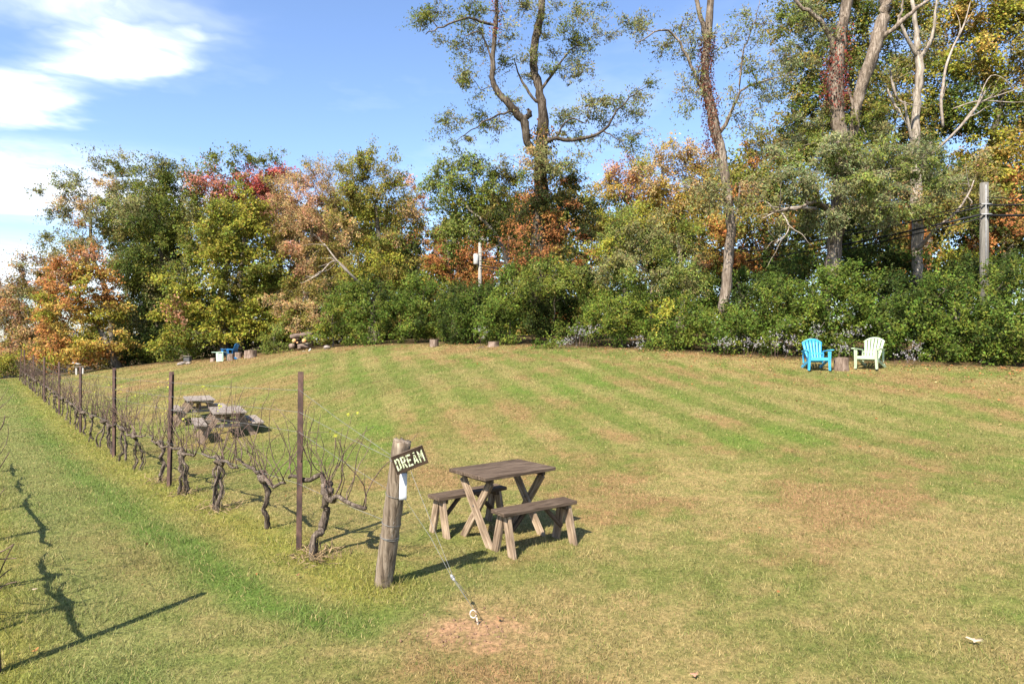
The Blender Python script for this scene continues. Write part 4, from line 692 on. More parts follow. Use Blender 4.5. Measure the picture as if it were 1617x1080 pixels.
shrub('shrub', 'dim undergrowth left of the white utility pole', 640, 40, [(590, 460, 50, 36, 0), (660, 470, 50, 30, 0), (720, 480, 40, 26, 0), (530, 480, 40, 36, 0)], [(3, HGC), (2, HGA), (1, OLV)], 226, 0.14, cr=0.6)

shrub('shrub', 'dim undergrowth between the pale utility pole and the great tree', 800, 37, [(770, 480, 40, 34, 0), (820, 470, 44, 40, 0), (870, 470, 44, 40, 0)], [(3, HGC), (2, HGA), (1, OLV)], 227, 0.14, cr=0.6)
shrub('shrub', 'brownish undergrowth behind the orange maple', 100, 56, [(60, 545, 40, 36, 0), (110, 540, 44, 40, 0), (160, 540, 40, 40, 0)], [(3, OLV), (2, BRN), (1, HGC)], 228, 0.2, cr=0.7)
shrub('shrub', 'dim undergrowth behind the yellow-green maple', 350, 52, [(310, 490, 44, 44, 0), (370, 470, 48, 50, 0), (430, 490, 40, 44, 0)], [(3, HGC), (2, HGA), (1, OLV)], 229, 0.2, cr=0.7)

def asters(label, px, py, D, rx, ry, n, seed):
    rng = np.random.default_rng(seed); c = at(px, py, D); b = on(c[0], c[1]); root = thing('aster_clump', label, 'flowers', b, 0, 'wild asters along the hedge')
    a, h = rx * D / F, ry * D / F; P = np.column_stack([c[0] + rng.normal(size=n) * a * 0.5, c[1] - 0.55 + rng.normal(size=n) * 0.12, c[2] + rng.normal(size=n) * h * 0.5]); P[:, 2] = np.maximum(P[:, 2], b[2] + 0.1); P -= np.array(b)
    g = Geo(); gs = Geo(); m = 5
    for q in range(m):
        d = unit(rng.normal(size=(n, 3)) + np.array([0, -0.6, 0.3])); leaves(g, P + rng.normal(size=(n, 3)) * 0.025, d, unit(rng.normal(size=(n, 3)) + np.array([0, -0.6, 0.8])), rng.uniform(0.025, 0.05, n), 0.4, np.tile(np.array([0.38, 0.355, 0.37]), (n, 1)) * rng.uniform(0.8, 1.15, (n, 1)))
    k = rng.random(n) < 0.15; A = P[k].copy(); A[:, 2] = 0; A[:, :2] *= 0.6; twigs(gs, A, P[k], np.full(k.sum(), 0.006))
    link('blossom', g.mesh('blossom', color=True), M['leaf'], root)['kind'] = 'stuff'; link('stems', gs.mesh('stems'), M['cane'], root)['kind'] = 'stuff'
for i, (px, py, D, rx, ry, n, lab) in enumerate(((765, 524, 29.2, 14, 10, 50, 'small pale aster clump in the bush below the white utility pole'), (895, 538, 25.8, 14, 8, 70, 'pale aster clump at the foot of the dark hollow'), (915, 525, 26, 14, 12, 90, 'largest pale aster clump right of the dark hollow'), (935, 518, 26, 10, 8, 40, 'pale asters high in the low bush right of the dark hollow'),
        (1003, 541, 24.3, 10, 9, 60, 'pale aster clump below the feathery light green tree'), (1137, 541, 22.6, 16, 9, 70, 'pale aster clump at the foot of the straight pale trunk'), (1175, 540, 22.2, 16, 10, 70, 'pale aster clump right of the straight pale trunk'), (1225, 535, 22, 24, 18, 110, 'wide pale aster clump left of the blue chair'), (1277, 524, 21.6, 10, 18, 60, 'pale aster spray above the blue chair'),
        (1330, 525, 21.2, 18, 10, 60, 'pale asters above the stump between the chairs'), (1318, 548, 21, 12, 8, 45, 'low pale asters behind the stump between the chairs'), (1427, 548, 20.2, 14, 10, 50, 'pale asters right of the pale green chair'), (1415, 563, 20, 18, 6, 45, 'low pale asters by the legs of the pale green chair'))):
    asters(lab, px, py, D, rx * 1.15, ry, int(n * 0.5), 300 + i)
# ==OBJECTS==
# ------------------------------------------------------------------ builders for timber and other hard things
def box_mesh(name, L, W, T, bev=0.004, warp=0.0, rng=random):
    """a board along X, bevelled, slightly out of true"""
    bm = bmesh.new(); bmesh.ops.create_cube(bm, size=1.0)
    for v in bm.verts: v.co = Vector((v.co.x * L, v.co.y * W, v.co.z * T))
    if bev: bmesh.ops.bevel(bm, geom=list(bm.edges), offset=min(bev, T * 0.3, W * 0.3), segments=1, affect='EDGES')
    if warp:
        for v in bm.verts: v.co += Vector((rng.uniform(-1, 1) * warp, rng.uniform(-1, 1) * warp * 0.6, rng.uniform(-1, 1) * warp * 0.6))
    m = bpy.data.meshes.new(name); bm.to_mesh(m); bm.free(); return m
def beam(name, a, b, W, T, mat, parent, up=(0, 0, 1), bev=0.004, warp=0.002):
    """board from a to b (local to the parent), W wide across and T thick along 'up'"""
    a = Vector(a); b = Vector(b); x = (b - a).normalized(); u = Vector(up); y = u.cross(x).normalized(); z = x.cross(y)
    o = link(name, box_mesh(name, (b - a).length, W, T, bev, warp), M[mat], parent)
    mt = Matrix((x, y, z)).transposed().to_4x4(); mt.translation = (a + b) / 2; o.matrix_local = mt; return o
def prism_mesh(name, poly, z0, z1):
    n = len(poly); bm = bmesh.new(); lo = [bm.verts.new((x, y, z0)) for x, y in poly]; hi = [bm.verts.new((x, y, z1)) for x, y in poly]
    bm.faces.new(lo[::-1]); bm.faces.new(hi)
    for i in range(n): bm.faces.new((lo[i], lo[(i + 1) % n], hi[(i + 1) % n], hi[i]))
    bmesh.ops.recalc_face_normals(bm, faces=list(bm.faces)); m = bpy.data.meshes.new(name); bm.to_mesh(m); bm.free(); return m
def tube_obj(name, P, R, n, mat, parent=None, wob=0.0, smooth=True, rng=RNG):
    g = Geo(); g.add(*tube(P, R, n, wob, rng)); return link(name, g.mesh(name, smooth=smooth), M[mat], parent)

# ------------------------------------------------------------------ the small X-legged picnic table and its two benches
RT = math.radians(38.5)
t = thing('picnic_table', 'small brown picnic table on crossed legs between its two loose benches', 'table', on(-0.10, 7.22), RT)
Lt, Wt, Ht = 0.96, 0.66, 0.735
npl = 5; pw = Wt / npl
for i in range(npl):
    y = -Wt / 2 + pw * (i + 0.5); e = random.uniform(-0.006, 0.006)
    beam('plank', (-Lt / 2 + e, y, Ht - 0.019 + random.uniform(-0.0015, 0.0015)), (Lt / 2 + e, y, Ht - 0.019), pw - 0.005, 0.038, 'wood_top', t, bev=0.005)
for s in (-1, 1):
    x = s * (Lt / 2 - 0.13); beam('cleat', (x, -Wt / 2 + 0.05, Ht - 0.0615), (x, Wt / 2 - 0.05, Ht - 0.0615), 0.04, 0.045, 'wood_top', t)
    for k, q in enumerate((1, -1)):
        xx = x + (0.0405 if k == 1 else 0.0) - 0.02
        beam('leg', (xx, q * (Wt / 2 - 0.11), Ht - 0.085), (xx, -q * (Wt / 2 - 0.045), -0.03), 0.085, 0.04, 'wood_leg', t, up=(1, 0, 0))

for s in (-1, 1):
    x = s * (Lt / 2 - 0.13)
    for yy in (-0.21, 0.21): tube_obj('bolt', [(x - 0.046, yy, Ht - 0.11), (x - 0.036, yy, Ht - 0.11)], 0.009, 8, 'iron', t)
    tube_obj('bolt', [(x - 0.046, 0.0, 0.38), (x - 0.036, 0.0, 0.38)], 0.01, 8, 'iron', t)

def bench(label, x, y, rz, L=0.94, W=0.235, H=0.435):
    t = thing('bench', label, 'bench', on(x, y), rz, 'loose plank benches of the picnic table')
    for i in (0, 1):
        yy = (i - 0.5) * W / 2; beam('plank', (-L / 2, yy, H - 0.019), (L / 2, yy, H - 0.019), W / 2 - 0.003, 0.038, 'wood_top', t, bev=0.005)
    for s in (-1, 1):
        x = s * (L / 2 - 0.085); beam('cleat', (x - s * 0.03, -W / 2 + 0.025, H - 0.0615), (x - s * 0.03, W / 2 - 0.025, H - 0.0615), 0.04, 0.045, 'wood_top', t)
        for q in (-1, 1):
            beam('leg', (x, q * (W / 2 - 0.075), H - 0.04), (x + s * 0.005, q * (W / 2 + 0.035), -0.03), 0.1, 0.038, 'wood_leg', t, up=(1, 0, 0))
        beam('brace', (x - s * 0.035, 0, 0.16), (x - s * 0.26, 0, H - 0.05), 0.04, 0.035, 'wood_top', t, up=(0, 1, 0))
    return t
bench('nearer brown plank bench, in front of the small picnic table', 0.237, 6.80, math.radians(35.5))
bench('farther brown plank bench, left behind the small picnic table', -0.49, 7.47, math.radians(38), L=0.92)

# ------------------------------------------------------------------ the two A-frame picnic tables beyond the vines
def aframe(label, x, y, rz, sc=1.0):
    t = thing('picnic_table', label, 'table', on(x, y), rz, 'grey picnic tables beyond the vine row'); t.scale = (sc,) * 3
    L, W, H = 1.75, 0.78, 0.72
    for i in range(5):
        yy = -W / 2 + W / 5 * (i + 0.5); beam('plank', (-L / 2, yy, H - 0.019), (L / 2, yy, H - 0.019), W / 5 - 0.008, 0.038, 'wood_grey', t, warp=0.004)
    for s in (-1, 1):
        for i in range(2):
            yy = s * (0.58 + 0.145 * i); beam('bench_plank', (-L / 2, yy, 0.43), (L / 2, yy, 0.43), 0.135, 0.038, 'wood_grey', t, warp=0.004)
        x = s * 0.56
        beam('cross_bar', (x, -0.8, 0.366), (x, 0.8, 0.366), 0.04, 0.09, 'wood_grey', t); beam('cleat', (x, -W / 2 + .02, H - 0.083), (x, W / 2 - .02, H - 0.083), 0.04, 0.085, 'wood_grey', t)
        for q in (-1, 1): beam('leg', (x + s * 0.041, q * 0.2, H - 0.042), (x + s * 0.041, q * 0.68, -0.04), 0.135, 0.038, 'wood_warm', t, up=(1, 0, 0))
        beam('brace', (x - s * 0.03, 0, 0.38), (x - s * 0.36, 0, H - 0.045), 0.04, 0.07, 'wood_warm', t, up=(0, 1, 0))
    return t
aframe('nearer of the two grey picnic tables behind the bare vines', -6.75, 15.75, math.radians(-62), 0.92)
aframe('farther of the two grey picnic tables behind the bare vines', -8.95, 19.0, math.radians(-60), 0.92)

# ------------------------------------------------------------------ trellis: end post, sign, card, guy wires, anchor
P_TOP = at(635, 696, 5.56)
tp = thing('end_post', 'leaning weathered wooden post at the near end of the vine row', 'post', tuple(POST0))
v = P_TOP - POST0; n = 26; rng = np.random.default_rng(9); Pp = np.array([v * t - np.array([0, 0, 0.25]) * (t == 0) for t in np.linspace(0, 1, n)]); Rp = np.linspace(0.082, 0.079, n) * (1 + 0.02 * rng.normal(size=n))
g = Geo(); V, Q, T = tube(Pp, Rp, 28, 0.0, rng)
ang = np.tile(np.arange(28), n); groove = 1 - 0.07 * (vnoise(ang * 1.0, np.repeat(np.arange(n), 28) * 0.25, 1.3, 2)) - 0.05 * (rng.random(28)[ang] > 0.8)
cc = np.repeat(Pp, 28, 0); V[:28 * n] = cc + (V[:28 * n] - cc) * groove[:, None]; V[28 * (n - 1):28 * n, 2] += 0.008 * rng.normal(size=28); g.add(V, Q, T)
shaft = link('shaft', g.mesh('shaft', smooth=False), M['post'], tp)
ax = v / np.linalg.norm(v)
def ring(name, frac, rad, r, parent, mat, tilt=0.0):
    c = v * frac; a1 = np.cross(ax, [0, 1, 0]); a1 /= np.linalg.norm(a1); a2 = np.cross(ax, a1); a = np.linspace(0, 2 * np.pi, 25)
    P = c + rad * (np.cos(a)[:, None] * a1 + np.sin(a)[:, None] * a2) + ax * (tilt * np.cos(a))[:, None]; return tube_obj(name, P, r, 5, mat, parent)
for fr, tl in ((0.64, 0.006), (0.445, 0.004), (0.355, -0.004), (0.347, 0.006), (0.87, 0.004)): ring('wire_band', fr, 0.0825, 0.0022, shaft, 'wire', tl)
for fr in (0.447, 0.357): c = v * fr + np.array([0.03, -0.084, 0]); tube_obj('staple', [c, c + np.array([0.004, -0.012, 0.012]), c + np.array([0.008, 0, 0.026])], 0.0022, 4, 'wire', tp)

fs = 0.705 + 0.26; cS = at(647, 726.3, 5.445)
ts = thing('name_sign', 'dark tilted wooden board lettered DREAM nailed to the end post', 'sign', tuple(cS)); ts.rotation_euler = (math.radians(-4), math.radians(-20.5), math.radians(6))
Wd, Hd = 0.272, 0.152
ob = link('board', box_mesh('board', Wd, 0.014, Hd, 0.0015, 0.0006), M['sign'], ts)
beam('edge_strip', (-Wd / 2, -0.0005, Hd / 2 + 0.0022), (Wd / 2, -0.0005, Hd / 2 + 0.0022), 0.0145, 0.004, 'sign_edge', ts, bev=0.0008, warp=0.0003)
LET = {'D': [[(0, 0), (.3, 0), (.3, 2.2), (0, 2.2)], [(.4, 0), (.78, 0), (1, .35), (1, 1.85), (.78, 2.2), (.4, 2.2), (.4, 1.88), (.6, 1.88), (.68, 1.7), (.68, .5), (.6, .32), (.4, .32)]],
       'R': [[(0, 0), (.3, 0), (.3, 2.2), (0, 2.2)], [(.4, 1.0), (.74, 1.0), (.95, 1.3), (.95, 1.9), (.74, 2.2), (.4, 2.2), (.4, 1.9), (.6, 1.9), (.66, 1.8), (.66, 1.4), (.6, 1.3), (.4, 1.3)], [(.42, .9), (.68, .9), (1, 0), (.7, 0)]],
       'E': [[(0, 0), (.3, 0), (.3, 2.2), (0, 2.2)], [(.38, 1.88), (.95, 1.88), (.95, 2.2), (.38, 2.2)], [(.38, .95), (.78, .95), (.78, 1.27), (.38, 1.27)], [(.38, 0), (.95, 0), (.95, .32), (.38, .32)]],
       'A': [[(-.05, 0), (.24, 0), (.42, 1.0), (.44, 1.75), (.34, 1.75)], [(.3, 2.0), (.72, 2.0), (.7, 2.2), (.34, 2.2)], [(.56, 1.75), (.66, 1.75), (1.05, 0), (.76, 0), (.55, 1.0)], [(.36, .5), (.66, .5), (.62, .8), (.4, .8)]],
       'M': [[(0, 0), (.27, 0), (.27, 1.95), (0, 2.2)], [(.34, 1.9), (.5, 1.2), (.5, .65), (.34, 1.35)], [(.56, .65), (.56, 1.2), (.74, 1.95), (.74, 1.35)], [(.8, 0), (1.08, 0), (1.08, 2.2), (.8, 1.95)]]}
sx, sz = 0.0395, 0.0445
for i, ch in enumerate('DREAM'):
    g = Geo(); x0 = -Wd / 2 + 0.018 + i * 0.0485; bm = bmesh.new()
    for poly in LET[ch]:
        lo = [bm.verts.new((x0 + x * sx, -0.0072, -0.049 + z * sz)) for x, z in poly]; hi = [bm.verts.new((x0 + x * sx, -0.0086, -0.049 + z * sz)) for x, z in poly]
        bm.faces.new(hi); k = len(poly)
        for j in range(k): bm.faces.new((lo[j], lo[(j + 1) % k], hi[(j + 1) % k], hi[j]))
    bmesh.ops.recalc_face_normals(bm, faces=list(bm.faces)); bmesh.ops.triangulate(bm, faces=[f for f in bm.faces if len(f.verts) > 4]); me = bpy.data.meshes.new('letter'); bm.to_mesh(me); bm.free()
    link('letter', me, M['letter'], ob)['label'] = 'worn cream stencil letter ' + ch

cC = at(636.5, 768, 5.512); tc_ = Geo(); m_ = 9
zz = np.linspace(-0.108, 0.108, m_); pts = np.array([[sx_ * 0.031, 0.002 * math.sin(3 * z * 9), z] for z in zz for sx_ in (-1, 0, 1)]); thick = np.array([0, 0.0012, 0])
qa = [[r * 3 + c, r * 3 + c + 1, r * 3 + c + 4, r * 3 + c + 3] for r in range(m_ - 1) for c in (0, 1)]
tc_.add(pts, qa); tc_.add(pts + thick, [q[::-1] for q in qa])
edge = [r * 3 for r in range(m_)] + [(m_ - 1) * 3 + 1] + [r * 3 + 2 for r in range(m_ - 1, -1, -1)] + [1]
tc_.q.append(np.array([[edge[i], edge[(i + 1) % len(edge)], edge[(i + 1) % len(edge)] + len(pts), edge[i] + len(pts)] for i in range(len(edge))]))
oc = link('hanging_card', tc_.mesh('hanging_card', smooth=False), M['paper']); oc.location = tuple(cC); oc.rotation_euler = (math.radians(-8), 0, 0); tag(oc, 'narrow white card hanging on the end post below the lettered board', 'card')

ANCH = at(745, 984, 4.95)
ta = thing('ground_anchor', 'white eye-shaped ground anchor in the worn dirt', 'anchor', (ANCH[0] + 0.03, 4.93, float(gz(ANCH[0], 4.95))))
a = np.linspace(-0.5, 2 * np.pi - 1.1, 20); tube_obj('eye', np.column_stack([-0.018 + 0.024 * np.cos(a + 0.9), 0.006 * np.sin(a), 0.086 + 0.027 * np.sin(a + 0.9)]), 0.0055, 8, 'anchor', ta)
tube_obj('rod', [(0.004, 0, 0.066), (0.014, 0, 0.03), (0.022, 0.0, -0.08)], 0.007, 8, 'anchor', ta)
JN = at(715, 912, 5.10)
def wire(label, P, r=0.0016, group=None, name='guy_wire', mat='wire', cat='wire'):
    o = tube_obj(name, P, r, 5, mat); return tag(o, label, cat, group)
eye = np.array(ta.location) + np.array([-0.02, 0, 0.125])
wire('upper guy wire from the top of the end post to the ground anchor', [P_TOP * 0.88 + POST0 * 0.12 + np.array([0.075, -0.03, 0]), at(651, 750, 5.42), JN + np.array([0.004, 0, 0.004]), eye], group='guy wires of the end post')
wire('lower guy wire from the middle of the end post to the ground anchor', [P_TOP * 0.62 + POST0 * 0.38 + np.array([0.08, -0.02, 0]), at(680, 848, 5.24), JN + np.array([-0.004, 0, -0.004]), eye + np.array([0.005, 0, -0.003])], group='guy wires of the end post')
wire('loose wire tail hanging past the clamp on the guy wires', [JN, JN + np.array([0.05, 0.02, -0.06]), at(739, 941, 5.12)], 0.002)
wc = thing('wire_clamp', 'small grey clamp joining the two guy wires', 'clamp', tuple(JN)); d_ = unit(eye - JN); tube_obj('body', [-d_ * 0.03, -d_ * 0.012, d_ * 0.012, d_ * 0.03], [0.006, 0.013, 0.013, 0.006], 8, 'insul', wc); tube_obj('collar', [-d_ * 0.008, d_ * 0.008], 0.016, 8, 'wire', wc)

# ------------------------------------------------------------------ steel trellis posts
def steel_mesh(h):
    """open hat-section steel post with notches along one lip"""
    w, d, th = 0.031, 0.026, 0.006; P = [(-w, -d), (-w + .012, -d), (-w + .012, d - th), (w - .012, d - th), (w - .012, -d), (w, -d), (w, -d + th), (w - .012 + th, -d + th), (w - .012 + th, d), (-w + .012 - th, d), (-w + .012 - th, -d + th), (-w, -d + th)]
    return prism_mesh('steel', P, -0.2, h)
ORD = ('nearest', 'second', 'third', 'fourth', 'fifth', 'sixth', 'seventh', 'eighth', 'farthest')
TOPS = [(475, 587), (271, 587), (180.5, 581), (127, 579), (93.5, 571.5), (70, 564), (53, 560), (38.5, 552), (34, 550)]
POSTS = []
for k, p in enumerate(ROW):
    top = at(TOPS[k][0], TOPS[k][1], p[1]); base = np.array(on(p[0], p[1])); h = np.linalg.norm(top - base)
    pt = thing('trellis_post', f'{ORD[k]} rusty steel trellis post of the vine row, counted from the wooden end post', 'post', tuple(base), 0, 'steel posts of the vine row')
    dv = Vector(top - base).normalized(); pt.rotation_euler = (dv.to_track_quat('Z', 'Y').to_matrix() @ Matrix.Rotation(math.radians(12 + random.uniform(-14, 14)), 3, 'Z')).to_euler()
    link('channel', steel_mesh(h), M['steel'], pt); POSTS.append((base, np.array(dv), h))
    if k < 4:
        for j, hh in enumerate((0.68, 1.2, 1.4, 1.62)):
            tube_obj('wire_clip', [(-0.034, -0.03, hh), (0, -0.036, hh + 0.004), (0.034, -0.03, hh)], 0.003, 4, 'wire', pt)

# the next row's post, just inside the left edge
lp = np.array(on(-3.268, 4.2)); pt = thing('trellis_post', 'steel trellis post of the next vine row, cut off by the left edge', 'post', tuple(lp)); pt.rotation_euler = (0, math.radians(-3), 0); link('channel', steel_mesh(1.62), M['steel'], pt); tube_obj('wire_clip', [(-0.034, -0.03, .7), (0, -0.036, .704), (0.034, -0.03, .7)], 0.003, 4, 'wire', pt)

# ------------------------------------------------------------------ trellis wires
for hh, frac, nm in ((1.62, 0.885, 'top'), (1.40, 0.87, 'second'), (1.2, 0.66, 'third'), (0.68, 0.45, 'lowest')):
    P = [POST0 + v * frac + np.array([-0.06, 0.04, 0])]
    for (b, dv, h) in POSTS:
        q = b + dv * min(hh, h - 0.03) + np.array([0.0, -0.03, 0]); m = (P[-1] + q) / 2 - np.array([0, 0, 0.012]); P += [m, q]
    wire(f'{nm} trellis wire of the vine row running from the end post', np.array(P), 0.0017, 'trellis wires of the vine row', 'trellis_wire')
for hh, nm in ((0.7, 'lower'), (1.25, 'upper')):
    P = [np.array(on(x, y, hh)) for x, y in ((-3.30, 4.2), *ROW2[2:])]; wire(f'{nm} trellis wire of the next vine row beyond the left edge', P, 0.0017, 'trellis wires of the next row', 'trellis_wire')

# ------------------------------------------------------------------ grapevines
def rough_path(a, b, m, amp, rng, sag=0.0):
    t = np.linspace(0, 1, m); P = a + (b - a) * t[:, None]; j = np.cumsum(rng.normal(size=(m, 3)), 0) * amp; j -= j[:1] + (j[-1:] - j[:1]) * t[:, None]; P = P + j; P[:, 2] -= sag * np.sin(np.pi * t); return P
def grapevine(label, base, rdir, seed, hh=0.66, arm=0.75, stems=2, ncane=15, group='grapevines of the main row', solo=True, leaf_p=0.1, gnarl=1.0, split=True, cane_len=(0.55, 1.05), thick=1.0):
    rng = np.random.default_rng(seed); t = thing('grapevine', label, 'grapevine', tuple(base), 0, group); r3 = np.array([rdir[0], rdir[1], 0.0]); r3 /= np.linalg.norm(r3); n3 = np.array([-r3[1], r3[0], 0])
    head = np.array([0, 0, hh]) + r3 * rng.normal() * 0.08 + n3 * rng.normal() * 0.03; det = 7 if solo else 5
    for s in range(stems):
        b = r3 * (s - (stems - 1) / 2) * rng.uniform(0.1, 0.2) + n3 * rng.normal() * 0.03; P = rough_path(b - np.array([0, 0, 0.08]), head + r3 * (s - 0.5) * 0.05 * (stems > 1) - np.array([0, 0, 0.03]), 12, 0.016 * gnarl, rng)
        R = (np.linspace(0.04, 0.030, 12) if stems == 1 else np.linspace(0.028, 0.023, 12)) * thick * rng.uniform(0.85, 1.15) * (1 + 0.16 * rng.normal(size=12)); R[0] *= 1.25; Rm = R.copy(); Rm[-2:] *= 1.4
        tube_obj('trunk', smooth_path(P, 2), resample_r(Rm, P, 2), det + 2, 'vine', t, 0.13, True, rng)
        for q in range(4 if solo else 0):       # loose strips of shaggy bark and old wood twined round the stem
            i0 = int(rng.integers(0, 4)); Pq = P[i0:i0 + 8] + rng.normal(size=3) * np.array([0.02, 0.02, 0]) + n3 * rng.normal() * 0.015; tube_obj('bark_strand', Pq, 0.0065 * thick, 4, 'vine', t, 0.2, True, rng)
    tube_obj('head', rough_path(head - r3 * 0.09 - np.array([0, 0, .03]), head + r3 * 0.09, 5, 0.014, rng), [0.028, 0.045, 0.05, 0.043, 0.026], 8, 'vine', t, 0.16, True, rng)
    allc = []
    for s in (-1, 1):
        e = head + r3 * s * arm * rng.uniform(0.8, 1.05) + np.array([0, 0, 0.68 - hh + rng.normal() * 0.03]); P = rough_path(head, e, 9, 0.016 * gnarl, rng, 0.03); cd = tube_obj('cordon', smooth_path(P, 2), resample_r(np.linspace(0.03, 0.016, 9) * max(thick, 0.85), P, 2), det, 'vine', t, 0.12, True, rng)
        for c in range(ncane // 2):
            f = (c + rng.random()) / (ncane // 2); p0 = P[min(8, int(f * 8.99))]; L = rng.uniform(*cane_len); d = unit(np.array([0, 0, 1.0]) + r3 * rng.normal() * 0.42 + n3 * rng.normal() * 0.25); Q = [p0]; k = 7
            for i in range(k): d = unit(d + rng.normal(size=3) * 0.21 + np.array([0, 0, 0.09])); Q.append(Q[-1] + d * L / k)
            Q = np.array(Q); allc.append((Q, L, cd))
            if rng.random() < 0.45:
                i = int(rng.integers(2, 6)); dd = unit(Q[i] - Q[i - 1] + rng.normal(size=3) * 0.5); allc.append((np.array([Q[i] + dd * L * 0.07 * j + rng.normal(size=3) * 0.006 * (j > 0) for j in range(5)]), L * 0.35, cd))
    G = Geo(); gl = Geo()
    for Q, L, cd in allc:
        R = np.linspace(0.0058, 0.0022, len(Q)) * (1.0 if L > 0.5 else 0.65)
        if split: tube_obj('cane', Q, R, 5, 'cane', cd, 0.1, True, rng)
        else: G.add(*tube(Q, R * 1.15, 4, 0, rng))
        if rng.random() < leaf_p and L > 0.6:
            m = int(rng.integers(2, 6)); p = Q[-1] + rng.normal(size=(m, 3)) * 0.045; leaves(gl, p, unit(rng.normal(size=(m, 3))), unit(rng.normal(size=(m, 3)) + np.array([0, -1, 0.8])), rng.uniform(0.025, 0.045, m), 0.45, np.tile(np.array([0.42, 0.42, 0.06]), (m, 1)) * rng.uniform(0.8, 1.1, (m, 1)))
    if G.n: link('canes', G.mesh('canes', smooth=True), M['cane'], t)['kind'] = 'stuff'
    if gl.n:
        o = link('leaves', gl.mesh('leaves', color=True), M['leaf'], t); o['kind'] = 'stuff'
    return t
# stations along the row
cum = np.concatenate([[0], np.cumsum(np.linalg.norm(np.diff(ROW[:, :2], axis=0), axis=1))])
def station(s):
    x = np.interp(s, cum, ROW[:, 0]); y = np.interp(s, cum, ROW[:, 1])
    if s < 0: d = ROW[0, :2] - POST0[:2]; d /= np.linalg.norm(d); x, y = ROW[0, :2] + d * s
    if s > cum[-1]: d = ROW[-1, :2] - ROW[-2, :2]; d /= np.linalg.norm(d); x, y = ROW[-1, :2] + d * (s - cum[-1])
    return float(x), float(y)
ORDV = ['nearest', 'second', 'third', 'fourth', 'fifth', 'sixth', 'seventh', 'eighth', 'ninth', 'tenth', 'eleventh', 'twelfth', 'thirteenth', 'fourteenth', 'fifteenth', 'sixteenth', 'seventeenth', 'eighteenth', 'nineteenth', 'twentieth', 'twenty-first', 'twenty-second', 'twenty-third', 'twenty-fourth', 'twenty-fifth', 'twenty-sixth', 'twenty-seventh', 'twenty-eighth', 'twenty-ninth', 'thirtieth']
DESC = {0: 'thick twisted single trunk', 1: 'slim single trunk', 2: 'trunk of several twined stems', 3: 'two shaggy stems'}
svals = [-0.38, 1.05, 2.48, 3.95, 5.35, 6.9, 8.3, 9.7]
while len(svals) < 30: svals.append(svals[-1] + 1.47)
for k, s in enumerate(svals):
    x, y = station(s); x2, y2 = station(s + 0.5); rd = (x2 - x, y2 - y); near = k < 8
    st = {0: 1, 1: 1, 2: 3, 3: 3, 4: 1, 5: 2}.get(k, 2); lab = f'{ORDV[k]} bare grapevine from the wooden end post' + (', ' + DESC[k] if k in DESC else '')
    grapevine(lab, on(x, y), rd, 400 + k, hh=(0.70 if k == 0 else 0.62), arm=0.8, stems=st, ncane=(24 if k == 0 else 20 if near else 16), solo=near, split=near, gnarl=(2.4 if k == 0 else 1.25), thick=(1.05 if k == 0 else 0.74), leaf_p=(0.05 if k == 0 else 0.16 if near else 0.04), cane_len=((0.45, 0.95) if k == 0 else (0.45, 1.15)))
for k, (x, y) in enumerate(((-4.56, 5.6), (-5.72, 7.05), (-6.87, 8.45), (-8.1, 9.9), (-9.4, 11.5), (-3.9, 4.75))):
    grapevine(f'{ORDV[k]} bare grapevine of the next row, mostly beyond the left edge' if k < 5 else 'bare grapevine tied beside the left edge steel post', on(x, y), (-0.64, 0.77), 450 + k, arm=(1.0 if k < 5 else 0.75), stems=2, thick=0.85, gnarl=0.7, ncane=8, group='grapevines of the next row', solo=(k < 2), split=(k < 2), leaf_p=0.0, cane_len=(0.5, 1.0))

_first = [o for o in bpy.data.objects if o.get('label', '').startswith('nearest bare grapevine of the next row')][0]
for q in ([(-25, 790, 5.5), (-8, 752, 5.45), (6, 728, 5.4), (15, 714, 5.4)], [(-30, 700, 5.6), (-10, 690, 5.6), (4, 672, 5.6), (8, 655, 5.6)], [(-25, 960, 4.95), (-5, 915, 4.9), (8, 885, 4.88), (22, 858, 4.86)], [(-25, 935, 4.95), (-4, 915, 4.9), (10, 903, 4.9), (19, 897, 4.9)], [(-25, 900, 5), (-6, 884, 4.95), (10, 882, 4.95), (26, 881, 4.95)], [(-20, 945, 4.95), (0, 928, 4.9), (14, 921, 4.9), (27, 918, 4.9)], [(-25, 875, 4.95), (-4, 872, 4.9), (8, 868, 4.9), (20, 860, 4.9)]):
    P = np.array([at(*p) for p in q]) - np.array(_first.location); P = np.vstack([[P[0] - np.array([0.25, -0.1, 0.05])], P]); tube_obj('cane', smooth_path(P, 3), np.linspace(0.007, 0.0035, 13), 5, 'cane', _first, 0.08)

